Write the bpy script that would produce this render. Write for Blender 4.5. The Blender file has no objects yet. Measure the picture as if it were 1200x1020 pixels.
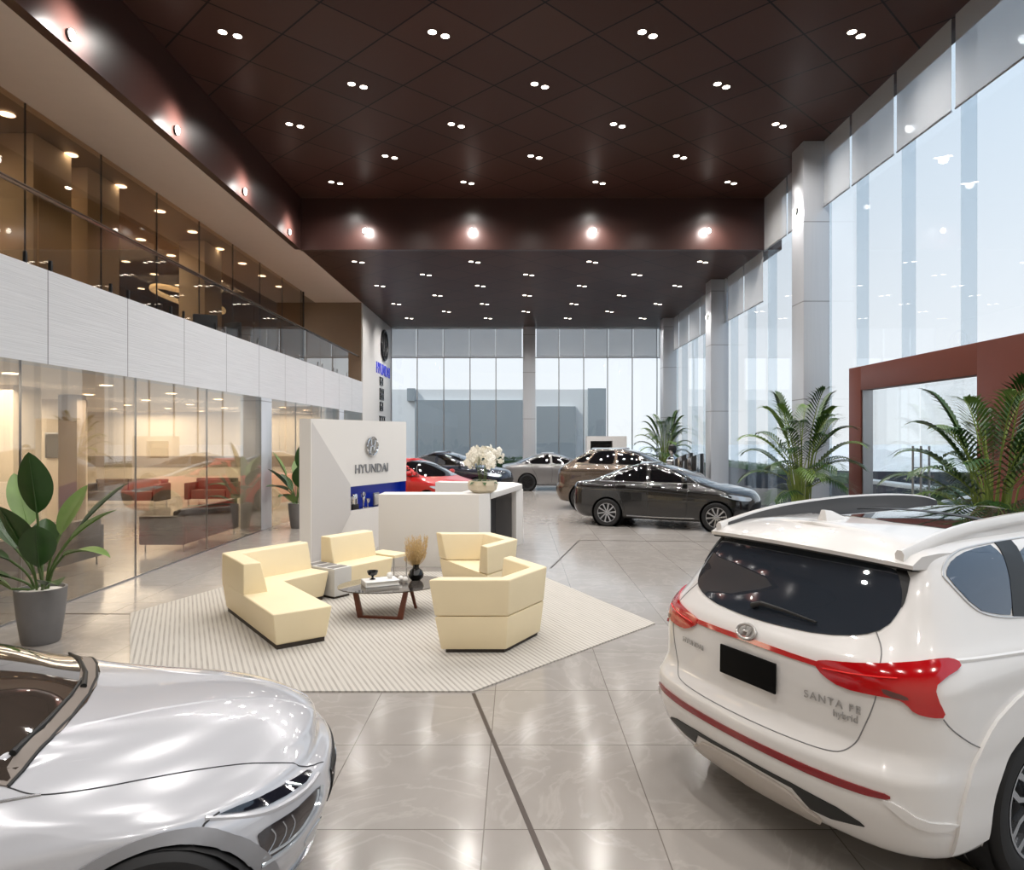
import bpy, bmesh, math, random
from mathutils import Vector, Matrix
from mathutils.bvhtree import BVHTree
from mathutils.geometry import delaunay_2d_cdt
PI = math.pi
SC = bpy.context.scene
COL = SC.collection
rnd = random.Random(7)

# ------------------------------------------------------------ materials
def srgb(r, g, b):
    f = lambda c: (c/255/12.92) if c/255 <= .04045 else ((c/255+.055)/1.055)**2.4
    return (f(r), f(g), f(b), 1)

class NT:
    def __init__(s, m):
        s.t = m.node_tree; s.n = s.t.nodes; s.l = s.t.links
    def add(s, typ, ins=None, **kw):
        n = s.n.new(typ)
        for k, v in kw.items(): setattr(n, k, v)
        for k, v in (ins or {}).items(): s.put(n, k, v)
        return n
    def put(s, n, k, v):
        if isinstance(v, bpy.types.NodeSocket): s.l.new(v, n.inputs[k])
        elif isinstance(v, bpy.types.Node): s.l.new(v.outputs[0], n.inputs[k])
        else: n.inputs[k].default_value = v
    def math(s, op, a, b=0.0, c=None):
        n = s.add('ShaderNodeMath', {0: a, 1: b}, operation=op)
        if c is not None: s.put(n, 2, c)
        return n.outputs[0]
    def mix(s, f, a, b):
        n = s.add('ShaderNodeMix', data_type='RGBA'); s.put(n, 0, f); s.put(n, 6, a); s.put(n, 7, b)
        return n.outputs[2]

def pmat(name, col, rough=.5, metal=0, coat=0, spec=.5, noise=.06, nscale=6, emit=0, ecol=None, alpha=1, bump=0, bscale=200, sheen=0):
    m = bpy.data.materials.new(name); m.use_nodes = True
    t = NT(m); b = t.n['Principled BSDF']
    if len(col) == 3: col = srgb(*col)
    if noise:
        tc = t.add('ShaderNodeTexCoord')
        nz = t.add('ShaderNodeTexNoise', {'Vector': tc.outputs['Object'], 'Scale': nscale, 'Detail': 3})
        lo = tuple(c*(1-noise) for c in col[:3])+(1,); hi = tuple(min(1, c*(1+noise)) for c in col[:3])+(1,)
        t.put(b, 'Base Color', t.mix(nz.outputs[0], lo, hi))
        if bump:
            nb = t.add('ShaderNodeTexNoise', {'Vector': tc.outputs['Object'], 'Scale': bscale, 'Detail': 2})
            bp = t.add('ShaderNodeBump', {'Strength': bump, 'Distance': .002, 'Height': nb.outputs[0]})
            t.put(b, 'Normal', bp)
    else: b.inputs['Base Color'].default_value = col
    b.inputs['Roughness'].default_value = rough; b.inputs['Metallic'].default_value = metal
    b.inputs['Coat Weight'].default_value = coat; b.inputs['Coat Roughness'].default_value = .03
    b.inputs['Specular IOR Level'].default_value = spec
    if emit:
        b.inputs['Emission Color'].default_value = ecol or col; b.inputs['Emission Strength'].default_value = emit
    return m

def glassmat(name, tint=(1, 1, 1), refl=1.0, rough=0.0, op=0.0, opcol=(.5, .5, .5), base=0.0):
    """thin architectural pane: see-through, tinted, with a fresnel mirror"""
    m = bpy.data.materials.new(name); m.use_nodes = True
    t = NT(m); t.n.remove(t.n['Principled BSDF']); out = t.n['Material Output']
    tr = t.add('ShaderNodeBsdfTransparent', {'Color': (*tint, 1)})
    gl = t.add('ShaderNodeBsdfGlossy', {'Color': (1, 1, 1, 1), 'Roughness': rough})
    geo = t.add('ShaderNodeNewGeometry')
    fr = t.add('ShaderNodeFresnel', {'IOR': t.math('MULTIPLY_ADD', geo.outputs['Backfacing'], 1/1.5-1.5, 1.5)})
    f = t.math('MINIMUM', t.math('MULTIPLY_ADD', fr.outputs[0], refl, base), .95)
    body = tr.outputs[0]
    if op:
        df = t.add('ShaderNodeBsdfDiffuse', {'Color': (*opcol, 1)})
        body = t.add('ShaderNodeMixShader', {0: op, 1: tr.outputs[0], 2: df.outputs[0]}).outputs[0]
    mx = t.add('ShaderNodeMixShader', {0: f, 1: body, 2: gl.outputs[0]})
    t.put(out, 'Surface', mx.outputs[0])
    return m

# ------------------------------------------------------------ mesh builder
class MB:
    def __init__(s): s.v = []; s.f = []
    def add(s, vs, fs, M=None):
        o = len(s.v)
        s.v += [(M @ Vector(p)) if M is not None else Vector(p) for p in vs]
        s.f += [tuple(o+i for i in f) for f in fs]
        return s
    def box(s, x0, x1, y0, y1, z0, z1, M=None):
        vs = [(x0,y0,z0),(x1,y0,z0),(x1,y1,z0),(x0,y1,z0),(x0,y0,z1),(x1,y0,z1),(x1,y1,z1),(x0,y1,z1)]
        return s.add(vs, [(0,3,2,1),(4,5,6,7),(0,1,5,4),(1,2,6,5),(2,3,7,6),(3,0,4,7)], M)
    def prism(s, poly, z0, z1, top=None, M=None):
        n = len(poly); top = top or poly
        vs = [(p[0],p[1],z0) for p in poly]+[(p[0],p[1],z1) for p in top]
        fs = [tuple(range(n-1,-1,-1)), tuple(range(n,2*n))]+[(i,(i+1)%n,n+(i+1)%n,n+i) for i in range(n)]
        return s.add(vs, fs, M)
    def lathe(s, prof, n=24, axis='z', M=None, cap=True):
        vs = []; fs = []; m = len(prof)
        for i in range(n):
            a = 2*PI*i/n; c, q = math.cos(a), math.sin(a)
            for r, h in prof:
                vs.append((r*c, r*q, h) if axis == 'z' else (h, r*c, r*q))
        for i in range(n):
            j = (i+1) % n
            for k in range(m-1): fs.append((i*m+k, j*m+k, j*m+k+1, i*m+k+1))
        if cap:
            if prof[0][0] > 1e-5: fs.append(tuple(i*m for i in range(n-1,-1,-1)))
            if prof[-1][0] > 1e-5: fs.append(tuple(i*m+m-1 for i in range(n)))
        return s.add(vs, fs, M)
    def tube(s, pts, r, n=8, M=None, closed=False):
        pts = [Vector(p) for p in pts]; N = len(pts); vs = []; fs = []
        rr = r if isinstance(r, (list, tuple)) else [r]*N
        up = None
        for i, p in enumerate(pts):
            a = pts[(i-1) % N] if (closed or i > 0) else p
            b = pts[(i+1) % N] if (closed or i < N-1) else p
            t = (b-a)
            t = t.normalized() if t.length > 1e-9 else Vector((0,0,1))
            if up is None:
                up = Vector((0,0,1)) if abs(t.z) < .9 else Vector((1,0,0))
            u = (up - t*up.dot(t))
            u = u.normalized() if u.length > 1e-6 else t.orthogonal().normalized()
            w = t.cross(u); up = u
            for k in range(n):
                an = 2*PI*k/n
                vs.append(p+(u*math.cos(an)+w*math.sin(an))*rr[i])
        for i in range(N if closed else N-1):
            j = (i+1) % N
            for k in range(n):
                l = (k+1) % n
                fs.append((i*n+k, i*n+l, j*n+l, j*n+k))
        if not closed:
            fs.append(tuple(range(n-1,-1,-1))); fs.append(tuple((N-1)*n+k for k in range(n)))
        return s.add(vs, fs, M)
    def ball(s, c, r, n=10, M=None, sq=(1,1,1)):
        m = max(4, n//2)
        prof = [(max(1e-6, r*math.sin(PI*k/m)), -r*math.cos(PI*k/m)) for k in range(m+1)]
        T = Matrix.Translation(Vector(c)) @ Matrix.Diagonal((*sq, 1))
        return s.lathe(prof, n, M=(M @ T if M is not None else T), cap=False)
    def build(s, name, mat, parent=None, smooth=True, bevel=0, segs=2, ang=35, weld=False, solid=0, recalc=True):
        me = bpy.data.meshes.new(name)
        me.from_pydata([tuple(p) for p in s.v], [], s.f)
        bm = bmesh.new(); bm.from_mesh(me)
        if weld: bmesh.ops.remove_doubles(bm, verts=bm.verts, dist=weld if isinstance(weld, float) else 1e-4)
        if recalc: bmesh.ops.recalc_face_normals(bm, faces=bm.faces)
        if bevel:
            es = [e for e in bm.edges if len(e.link_faces) == 2 and e.calc_face_angle(0) > math.radians(30)]
            bmesh.ops.bevel(bm, geom=es, offset=bevel, segments=segs, profile=.6, affect='EDGES', clamp_overlap=True)
        for f in bm.faces: f.smooth = smooth
        if smooth:
            for e in bm.edges:
                if len(e.link_faces) == 2 and e.calc_face_angle(0) > math.radians(ang): e.smooth = False
        bm.to_mesh(me); bm.free()
        if isinstance(mat, (list, tuple)):
            for q in mat: me.materials.append(q)
        else: me.materials.append(mat)
        o = bpy.data.objects.new(name, me); COL.objects.link(o)
        if parent: o.parent = parent
        return o

def thing(name, label, cat, loc=(0,0,0), rz=0, group=None, sc=None):
    o = bpy.data.objects.new(name, None); COL.objects.link(o)
    o.empty_display_size = .1
    o.location = loc; o.rotation_euler = (0,0,rz)
    if sc: o.scale = sc
    o['label'] = label; o['category'] = cat
    if group: o['group'] = group
    return o
def tag(o, label, cat, group=None, kind=None):
    o['label'] = label; o['category'] = cat
    if group: o['group'] = group
    if kind: o['kind'] = kind
    return o
def struct(o, label=None):
    o['kind'] = 'structure'
    if label: o['label'] = label
    return o
def copy_tree(o, parent=None):
    c = o.copy(); COL.objects.link(c)
    if parent: c.parent = parent
    for ch in list(o.children): copy_tree(ch, c)
    return c
def text(name, body, size, mat, parent, M, ext=.004, align='CENTER', shear=0, space=1.0):
    cu = bpy.data.curves.new(name, 'FONT'); cu.body = body; cu.size = size; cu.extrude = ext
    cu.align_x = align; cu.align_y = 'CENTER'; cu.shear = shear; cu.space_character = space
    cu.materials.append(mat)
    tmp = bpy.data.objects.new(name, cu); COL.objects.link(tmp)
    me = bpy.data.meshes.new_from_object(tmp.evaluated_get(bpy.context.evaluated_depsgraph_get()))
    bpy.data.objects.remove(tmp); 
    if not me.materials: me.materials.append(mat)
    o = bpy.data.objects.new(name, me); COL.objects.link(o)
    if parent: o.parent = parent
    o.matrix_local = M
    return o

# ------------------------------------------------------------ car bodies
def pchip(xs, ys, x):
    n = len(xs)
    h = [xs[i+1]-xs[i] for i in range(n-1)]; d = [(ys[i+1]-ys[i])/h[i] for i in range(n-1)]
    m = [d[0]]+[0 if d[i-1]*d[i] <= 0 else (lambda w1, w2: (w1+w2)/(w1/d[i-1]+w2/d[i]))(2*h[i]+h[i-1], h[i]+2*h[i-1]) for i in range(1, n-1)]+[d[-1]]
    i = 0
    while i < n-2 and x > xs[i+1]: i += 1
    t = (x-xs[i])/h[i]; t = min(1, max(0, t))
    return ((1+2*t)*(1-t)**2*ys[i]+t*(1-t)**2*h[i]*m[i]+t*t*(3-2*t)*ys[i+1]+t*t*(t-1)*h[i]*m[i+1])

def ring(L, Y0, Y1, nb=16, nc=8, ns=110):
    zr, zf, yr, yf, w, br, bf, rr, rf, dr, df = L
    ym = (yr+br+yf-bf)/2
    def side(y):
        if y < ym: return w-dr*min(1, (ym-y)/max(.01, ym-yr-br))**2
        return w-df*min(1, (y-ym)/max(.01, yf-bf-ym))**2
    pts = []
    xr = w-dr; rr = min(rr, xr*.85)
    for i in range(nb):
        x = (xr-rr)*i/nb; pts.append((x, yr+br*(x/xr)**2))
    def bez(p0, p1, p2, k):
        return [((1-t)**2*p0[0]+2*t*(1-t)*p1[0]+t*t*p2[0], (1-t)**2*p0[1]+2*t*(1-t)*p1[1]+t*t*p2[1]) for t in [i/k for i in range(k)]]
    ys = yr+br+rr
    pts += bez((xr-rr, yr+br*((xr-rr)/xr)**2), (xr, yr+br), (side(ys), ys), nc)
    xf = w-df; rf = min(rf, xf*.85); ye = yf-bf-rf
    if ye < ys+.05: ye = ys+.05
    for i in range(ns):
        y = ys+(ye-ys)*i/ns; pts.append((side(y), y))
    pts += bez((side(ye), ye), (xf, max(ye, yf-bf)), (xf-rf, yf-bf*((xf-rf)/xf)**2), nc)
    for i in range(nb+1):
        x = (xf-rf)*(1-i/nb); pts.append((x, yf-bf*(x/xf)**2))
    out = []
    for x, y in pts:
        t = min(1, max(0, (y-Y0)/(Y1-Y0)))
        out.append(Vector((x, y, zr+(zf-zr)*t)))
    return out

def car_body(levels, step=.028, crown=.05, arches=(), roofn=6):
    n = len(levels); s = [0]
    for a, b in zip(levels, levels[1:]):
        s.append(s[-1]+max(.01, math.sqrt((a[0]-b[0])**2+(a[2]-b[2])**2*.35+(a[4]-b[4])**2+((a[3]-b[3])**2)*.12)))
    K = max(n, int(s[-1]/step)); Y0 = min(l[2] for l in levels); Y1 = max(l[3] for l in levels)
    cols = list(zip(*levels)); rings = []
    ts = [s[-1]*k/K for k in range(K+1)]
    for t in ts: rings.append(ring([pchip(s, c, t) for c in cols], Y0, Y1))
    top = rings[-1]
    for k in range(1, roofn+1):
        q = 1-k/roofn
        rings.append([Vector((p.x*q, p.y, p.z+crown*(1-q*q))) for p in top])
    bot = rings[0]
    rings.insert(0, [Vector((p.x*.5, p.y, p.z-.005)) for p in bot]); rings.insert(0, [Vector((0, p.y, p.z-.005)) for p in bot])
    mb = MB(); H = len(top)
    for sg in (1, -1):
        o = len(mb.v)
        for r in rings: mb.v += [Vector((p.x*sg, p.y, p.z)) for p in r]
        for k in range(len(rings)-1):
            for i in range(H-1):
                q = (o+k*H+i, o+k*H+i+1, o+(k+1)*H+i+1, o+(k+1)*H+i)
                mb.f.append(q if sg > 0 else q[::-1])
    bm = bmesh.new(); vs = [bm.verts.new(p) for p in mb.v]
    for f in mb.f:
        try: bm.faces.new([vs[i] for i in f])
        except ValueError: pass
    bmesh.ops.remove_doubles(bm, verts=bm.verts, dist=1e-4)
    bmesh.ops.dissolve_degenerate(bm, edges=bm.edges, dist=1e-5)
    bmesh.ops.recalc_face_normals(bm, faces=bm.faces)
    bm.normal_update()
    bvh = BVHTree.FromBMesh(bm)
    for (yc, zc, r) in arches:
        dd = lambda v: math.hypot(v.co.y-yc, v.co.z-zc)
        near = [v for v in bm.verts if abs(v.co.x) > .4 and v.co.z > .15]
        for v in near:
            d = dd(v)
            if abs(d-r) < .016:
                v.co.y = yc+(v.co.y-yc)*r/d; v.co.z = zc+(v.co.z-zc)*r/d
        kill = [f for f in bm.faces if all(abs(v.co.x) > .4 for v in f.verts) and math.hypot(f.calc_center_median().y-yc, f.calc_center_median().z-zc) < r]
        bmesh.ops.delete(bm, geom=kill, context='FACES')
        for e in bm.edges:
            if len(e.link_faces) == 1:
                for v in e.verts:
                    d = dd(v)
                    if d < r+.06 and v.co.z > .2 and abs(v.co.x) > .4:
                        v.co.y = yc+(v.co.y-yc)*r/d; v.co.z = zc+(v.co.z-zc)*r/d
    bmesh.ops.delete(bm, geom=[v for v in bm.verts if not v.link_faces], context='VERTS')
    return bm, bvh

def bm_obj(bm, name, mat, parent=None, smooth=True, ang=40):
    me = bpy.data.meshes.new(name)
    for f in bm.faces: f.smooth = smooth
    for e in bm.edges:
        if len(e.link_faces) == 2 and e.calc_face_angle(0) > math.radians(ang): e.smooth = False
    bm.to_mesh(me); bm.free()
    for q in (mat if isinstance(mat, (list, tuple)) else [mat]): me.materials.append(q)
    o = bpy.data.objects.new(name, me); COL.objects.link(o)
    if parent: o.parent = parent
    return o

def chaikin(p, it=2, closed=True, w=.25):
    p = [tuple(q) for q in p]
    for _ in range(it):
        o = []; N = len(p)
        if not closed: o.append(p[0])
        for i in range(N if closed else N-1):
            a, b = p[i], p[(i+1) % N]
            o.append(tuple(a[k]*(1-w)+b[k]*w for k in range(len(a)))); o.append(tuple(a[k]*w+b[k]*(1-w) for k in range(len(a))))
        if not closed: o.append(p[-1])
        p = o
    return p

AX = {'rear': (lambda a, b: (Vector((a, -6, b)), Vector((0, 1, 0)))),
      'front': (lambda a, b: (Vector((a, 12, b)), Vector((0, -1, 0)))),
      'right': (lambda a, b: (Vector((6, a, b)), Vector((-1, 0, 0)))),
      'left': (lambda a, b: (Vector((-6, a, b)), Vector((1, 0, 0)))),
      'top': (lambda a, b: (Vector((a, b, 6)), Vector((0, 0, -1))))}
def cast(bvh, ax, a, b):
    o, d = AX[ax](a, b)
    h = bvh.ray_cast(o, d)
    if h[0] is None:
        z = {'rear': Vector((a, 0, b)), 'front': Vector((a, 4.6, b)), 'right': Vector((.8, a, b)), 'left': Vector((-.8, a, b)), 'top': Vector((a, b, 1.5))}[ax]
        h = bvh.find_nearest(z)
    n = h[1]
    if n.dot(d) > 0: n = -n
    return h[0], n

def resample(p, res, closed=True):
    o = []; N = len(p)
    for i in range(N if closed else N-1):
        a, b = Vector(p[i]), Vector(p[(i+1) % N]); k = max(1, int((b-a).length/res+.5))
        for j in range(k): o.append(tuple(a+(b-a)*j/k))
    if not closed: o.append(tuple(p[-1]))
    return o

def patch(bvh, poly, ax, off=.004, res=.035, rnd_=2, skirt=.012, mb=None, cut=.25):
    """a skin lying on the body: the outline is given in the view along an axis"""
    mb = mb or MB()
    if rnd_: poly = chaikin(poly, rnd_, True, cut)
    poly = resample(poly, res)
    area = sum(a[0]*b[1]-b[0]*a[1] for a, b in zip(poly, poly[1:]+poly[:1]))
    if area < 0: poly = poly[::-1]
    N = len(poly)
    xs = [p[0] for p in poly]; ys = [p[1] for p in poly]
    def inside(x, y):
        c = False
        for (x1, y1), (x2, y2) in zip(poly, poly[1:]+poly[:1]):
            if (y1 > y) != (y2 > y) and x < (x2-x1)*(y-y1)/(y2-y1)+x1: c = not c
        return c
    def edist(x, y): return min(math.hypot(x-a, y-b) for a, b in poly)
    pts = [Vector(p) for p in poly]
    i = min(xs)+res*.5
    while i < max(xs):
        j = min(ys)+res*.5
        while j < max(ys):
            if inside(i, j) and edist(i, j) > res*.6: pts.append(Vector((i, j)))
            j += res
        i += res
    r = delaunay_2d_cdt(pts, [], [list(range(N))], 1, 1e-6)
    V = []; 
    for p in r[0]:
        h, n = cast(bvh, ax, p.x, p.y)
        V.append((h, n))
    tri = [tuple(f) for f in r[2]]
    if not tri: return mb
    vs = [h+n*(off) for h, n in V]
    fs = tri[:]
    ec = {}
    for f in tri:
        for a, b in zip(f, f[1:]+f[:1]): ec[(a, b)] = 1
    bo = [(a, b) for (a, b) in ec if (b, a) not in ec]
    idx = {}
    for a, b in bo:
        for q in (a, b):
            if q not in idx:
                idx[q] = len(vs); vs.append(V[q][0]-V[q][1]*skirt)
        fs.append((b, a, idx[a], idx[b]))
    mb.add(vs, fs)
    return mb

def seam(bvh, line, ax, r=.004, off=0.0, res=.04, smooth=2, mb=None, closed=False):
    mb = mb or MB()
    l = chaikin(line, smooth, closed=closed) if smooth else line
    l = resample(l, res, closed=closed)
    mb.tube([cast(bvh, ax, *p)[0]+cast(bvh, ax, *p)[1]*off for p in l], r, 6, closed=closed)
    return mb

def mir(poly): return [(-a, b) for a, b in poly]
EXPOSURE = -0.03; SKY = 1.15; SPOT_E = 300; LOUNGE_E = 90
# zr, zf, yr, yf, w, br, bf, rr, rf, dr, df
SUV = [
 (.21,.22, .20,4.45, .80, .14,.25, .25,.35, .02,.06),
 (.24,.25, .12,4.58, .885,.15,.28, .25,.35, .02,.07),
 (.36,.37, .04,4.68, .93, .15,.30, .26,.38, .02,.08),
 (.50,.50, .00,4.74, .94, .15,.30, .26,.38, .025,.08),
 (.60,.62, .00,4.76, .945,.15,.30, .26,.38, .025,.08),
 (.66,.70, .045,4.76,.945,.14,.30, .26,.38, .03,.08),
 (.72,.78, .075,4.75,.95, .14,.30, .27,.38, .03,.08),
 (.86,.90, .075,4.70,.95, .14,.32, .27,.38, .035,.09),
 (.98,.97, .08,4.58, .945,.14,.34, .27,.40, .04,.10),
 (1.05,1.02,.10,4.35, .935,.14,.36, .27,.42, .05,.12),
 (1.11,1.07,.145,4.0, .915,.14,.36, .26,.42, .06,.12),
 (1.16,1.12,.19,3.68, .885,.13,.34, .24,.40, .06,.12),
 (1.24,1.22,.25,3.45, .85, .12,.30, .22,.34, .065,.10),
 (1.36,1.36,.33,3.14, .80, .11,.24, .18,.28, .07,.09),
 (1.46,1.46,.405,2.86,.75, .10,.22, .14,.26, .07,.08),
 (1.50,1.51,.43,2.70, .72, .09,.20, .13,.25, .06,.08),
 (1.535,1.555,.50,2.52, .685,.08,.18, .12,.22, .05,.07),
 (1.565,1.585,.58,2.34, .64, .07,.16, .12,.20, .05,.06),
]
SED = [
(.20,.16,.15,4.30,.80,.12,.30,.2,.30,.02,.06),
(.24,.20,.08,4.44,.88,.14,.32,.25,.34,.03,.08),
(.40,.38,.0,4.56,.92,.16,.33,.25,.36,.04,.08),
(.55,.52,.0,4.60,.93,.16,.34,.25,.38,.04,.08),
(.68,.62,.02,4.59,.93,.16,.35,.25,.38,.04,.09),
(.80,.68,.05,4.52,.925,.16,.36,.25,.40,.05,.09),
(.90,.735,.10,4.52,.90,.16,.54,.25,.42,.06,.10),
(.96,.805,.18,4.43,.86,.16,.73,.25,.42,.07,.10),
(1.0,.872,.30,4.22,.80,.16,.74,.25,.40,.08,.08),
(1.02,.918,.45,3.90,.745,.16,.50,.25,.34,.08,.05),
(1.05,.965,.60,3.58,.72,.16,.26,.25,.25,.08,.04),
(1.12,1.075,.9,3.28,.69,.14,.24,.22,.22,.08,.05),
(1.22,1.2,1.15,2.90,.64,.12,.22,.2,.2,.08,.05),
(1.33,1.33,1.5,2.50,.58,.10,.2,.2,.2,.07,.05),
(1.375,1.39,1.75,2.20,.53,.08,.16,.2,.2,.06,.05),
]
# ------------------------------------------------------------ camera, world, render look
H0 = 2.1
cam = bpy.data.cameras.new('camera'); co = bpy.data.objects.new('camera', cam); COL.objects.link(co)
cam.sensor_fit = 'HORIZONTAL'; cam.sensor_width = 36; cam.lens = 24
cam.shift_x = -5/1200; cam.shift_y = 2/1200; cam.clip_start = .05; cam.clip_end = 400
co.location = (0, 0, H0); co.rotation_euler = (PI/2, 0, 0)
SC.camera = co
SC.view_settings.view_transform = 'Standard'; SC.view_settings.look = 'None'
SC.view_settings.exposure = EXPOSURE
cy = SC.cycles
cy.max_bounces = 10; cy.diffuse_bounces = 4; cy.glossy_bounces = 5; cy.transmission_bounces = 6; cy.transparent_max_bounces = 24
cy.caustics_reflective = False; cy.caustics_refractive = False; cy.sample_clamp_indirect = 4
cy.use_denoising = True
w = bpy.data.worlds.new('sky'); SC.world = w; w.use_nodes = True
t = NT(w); bg = t.n['Background']
tc = t.add('ShaderNodeTexCoord'); sx = t.add('ShaderNodeSeparateXYZ', {0: tc.outputs['Generated']})
cr = t.add('ShaderNodeValToRGB', {0: sx.outputs[2]})
e = cr.color_ramp.elements
e[0].position = 0; e[0].color = (.93, .94, .95, 1); e[1].position = .9; e[1].color = (.42, .58, .80, 1)
q = e.new(.12); q.color = (.90, .93, .97, 1); q = e.new(.42); q.color = (.70, .81, .93, 1)
t.put(bg, 'Color', cr.outputs[0]); bg.inputs['Strength'].default_value = SKY

# ------------------------------------------------------------ shared materials
M = {}
def floor_mat():
    m = bpy.data.materials.new('polished_stone_tile'); m.use_nodes = True; t = NT(m); b = t.n['Principled BSDF']
    tc = t.add('ShaderNodeTexCoord'); s = t.add('ShaderNodeSeparateXYZ', {0: tc.outputs['Object']})
    u = t.math('DIVIDE', t.math('ADD', s.outputs[0], .173+.93*40), .93); v = t.math('DIVIDE', t.math('ADD', s.outputs[1], -3.648+40.0), 1.0)
    fu, fv = t.math('FRACT', u), t.math('FRACT', v)
    du = t.math('MINIMUM', fu, t.math('SUBTRACT', 1.0, fu)); dv = t.math('MINIMUM', fv, t.math('SUBTRACT', 1.0, fv))
    joint = t.math('LESS_THAN', t.math('MINIMUM', du, dv), .0035)
    cell = t.add('ShaderNodeCombineXYZ', {0: t.math('FLOOR', u), 1: t.math('FLOOR', v)})
    wn = t.add('ShaderNodeTexWhiteNoise', {'Vector': cell}, noise_dimensions='3D')
    off = t.add('ShaderNodeVectorMath', {0: wn.outputs['Color'], 1: (30, 30, 30)}, operation='MULTIPLY')
    pos = t.add('ShaderNodeVectorMath', {0: tc.outputs['Object'], 1: off}, operation='ADD')
    cl = t.add('ShaderNodeTexNoise', {'Vector': pos, 'Scale': 1.6, 'Detail': 6, 'Roughness': .6, 'Distortion': .6})
    ve = t.add('ShaderNodeTexNoise', {'Vector': pos, 'Scale': 1.1, 'Detail': 5, 'Roughness': .55, 'Distortion': 2.2})
    vein = t.math('SUBTRACT', 1.0, t.math('MULTIPLY', t.math('ABSOLUTE', t.math('SUBTRACT', ve.outputs[0], .5)), 26.0))
    vein = t.math('MULTIPLY', t.math('MAXIMUM', vein, 0.0), .13)
    base = t.mix(cl.outputs[0], srgb(144, 139, 134), srgb(167, 162, 157))
    base = t.mix(t.math('MULTIPLY', wn.outputs['Value'], .22), base, srgb(138, 132, 126))
    base = t.mix(vein, base, srgb(212, 206, 198))
    base = t.mix(joint, base, srgb(112, 106, 100))
    t.put(b, 'Base Color', base); b.inputs['Roughness'].default_value = .13; b.inputs['Specular IOR Level'].default_value = .6
    rg = t.add('ShaderNodeTexNoise', {'Vector': tc.outputs['Object'], 'Scale': 3.0, 'Detail': 3})
    t.put(b, 'Roughness', t.math('MULTIPLY_ADD', rg.outputs[0], .10, .10))
    return m
def ceil_mat():
    m = bpy.data.materials.new('brown_metal_ceiling'); m.use_nodes = True; t = NT(m); b = t.n['Principled BSDF']
    tc = t.add('ShaderNodeTexCoord'); s = t.add('ShaderNodeSeparateXYZ', {0: tc.outputs['Object']})
    a = t.math('DIVIDE', t.math('SUBTRACT', s.outputs[0], -1.21-1.63*20), 1.63); c = t.math('DIVIDE', t.math('SUBTRACT', s.outputs[1], 10.66-1.56*20), 1.56)
    u = t.math('ADD', t.math('ADD', a, c), .5); v = t.math('ADD', t.math('SUBTRACT', a, c), 40.5)
    fu, fv = t.math('FRACT', u), t.math('FRACT', v)
    du = t.math('MINIMUM', fu, t.math('SUBTRACT', 1.0, fu)); dv = t.math('MINIMUM', fv, t.math('SUBTRACT', 1.0, fv))
    joint = t.math('LESS_THAN', t.math('MINIMUM', du, dv), .013)
    cell = t.add('ShaderNodeCombineXYZ', {0: t.math('FLOOR', u), 1: t.math('FLOOR', v)})
    wn = t.add('ShaderNodeTexWhiteNoise', {'Vector': cell}, noise_dimensions='3D')
    base = t.mix(wn.outputs['Value'], srgb(68, 45, 39), srgb(77, 53, 46))
    base = t.mix(joint, base, srgb(8, 5, 4))
    t.put(b, 'Base Color', base); b.inputs['Roughness'].default_value = .34; b.inputs['Specular IOR Level'].default_value = .14
    return m
def stripe_mat(name, ang, c1, c2, c3, freq):
    m = bpy.data.materials.new(name); m.use_nodes = True; t = NT(m); b = t.n['Principled BSDF']
    tc = t.add('ShaderNodeTexCoord')
    mp = t.add('ShaderNodeMapping', {'Vector': tc.outputs['Object'], 'Rotation': (0, 0, ang)})
    s = t.add('ShaderNodeSeparateXYZ', {0: mp})
    k = t.math('FRACT', t.math('MULTIPLY', s.outputs[0], freq))
    st = t.math('MULTIPLY', t.math('LESS_THAN', k, .42), 1.0)
    strm = t.add('ShaderNodeMapping', {'Vector': mp, 'Scale': (freq*2.2, 3.0, 1)})
    nz = t.add('ShaderNodeTexNoise', {'Vector': strm, 'Scale': 1.0, 'Detail': 4})
    big = t.add('ShaderNodeTexNoise', {'Vector': tc.outputs['Object'], 'Scale': .9, 'Detail': 3})
    f = t.math('MULTIPLY', st, t.math('MULTIPLY_ADD', nz.outputs[0], 1.2, -.05))
    col = t.mix(f, c1, c2); col = t.mix(t.math('MULTIPLY', big.outputs[0], .35), col, c3)
    t.put(b, 'Base Color', col); b.inputs['Roughness'].default_value = .95; b.inputs['Specular IOR Level'].default_value = .1
    bp = t.add('ShaderNodeBump', {'Strength': .4, 'Distance': .006, 'Height': st}); t.put(b, 'Normal', bp)
    return m
def fascia_mat():
    m = bpy.data.materials.new('ribbed_white_fascia'); m.use_nodes = True; t = NT(m); b = t.n['Principled BSDF']
    tc = t.add('ShaderNodeTexCoord'); s = t.add('ShaderNodeSeparateXYZ', {0: tc.outputs['Object']})
    k = t.math('FRACT', t.math('DIVIDE', t.math('ADD', s.outputs[1], 1.7*20-8.28), 1.7))
    j = t.math('LESS_THAN', t.math('MINIMUM', k, t.math('SUBTRACT', 1.0, k)), .006)
    mp = t.add('ShaderNodeMapping', {'Vector': tc.outputs['Object'], 'Scale': (1, 1.2, 60)})
    nz = t.add('ShaderNodeTexNoise', {'Vector': mp, 'Scale': 1.0, 'Detail': 3, 'Distortion': .4})
    col = t.mix(j, t.mix(nz.outputs[0], srgb(196, 199, 204), srgb(222, 224, 228)), srgb(140, 142, 146))
    t.put(b, 'Base Color', col); b.inputs['Roughness'].default_value = .45
    bp = t.add('ShaderNodeBump', {'Strength': .35, 'Distance': .01, 'Height': nz.outputs[0]}); t.put(b, 'Normal', bp)
    return m
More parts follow.
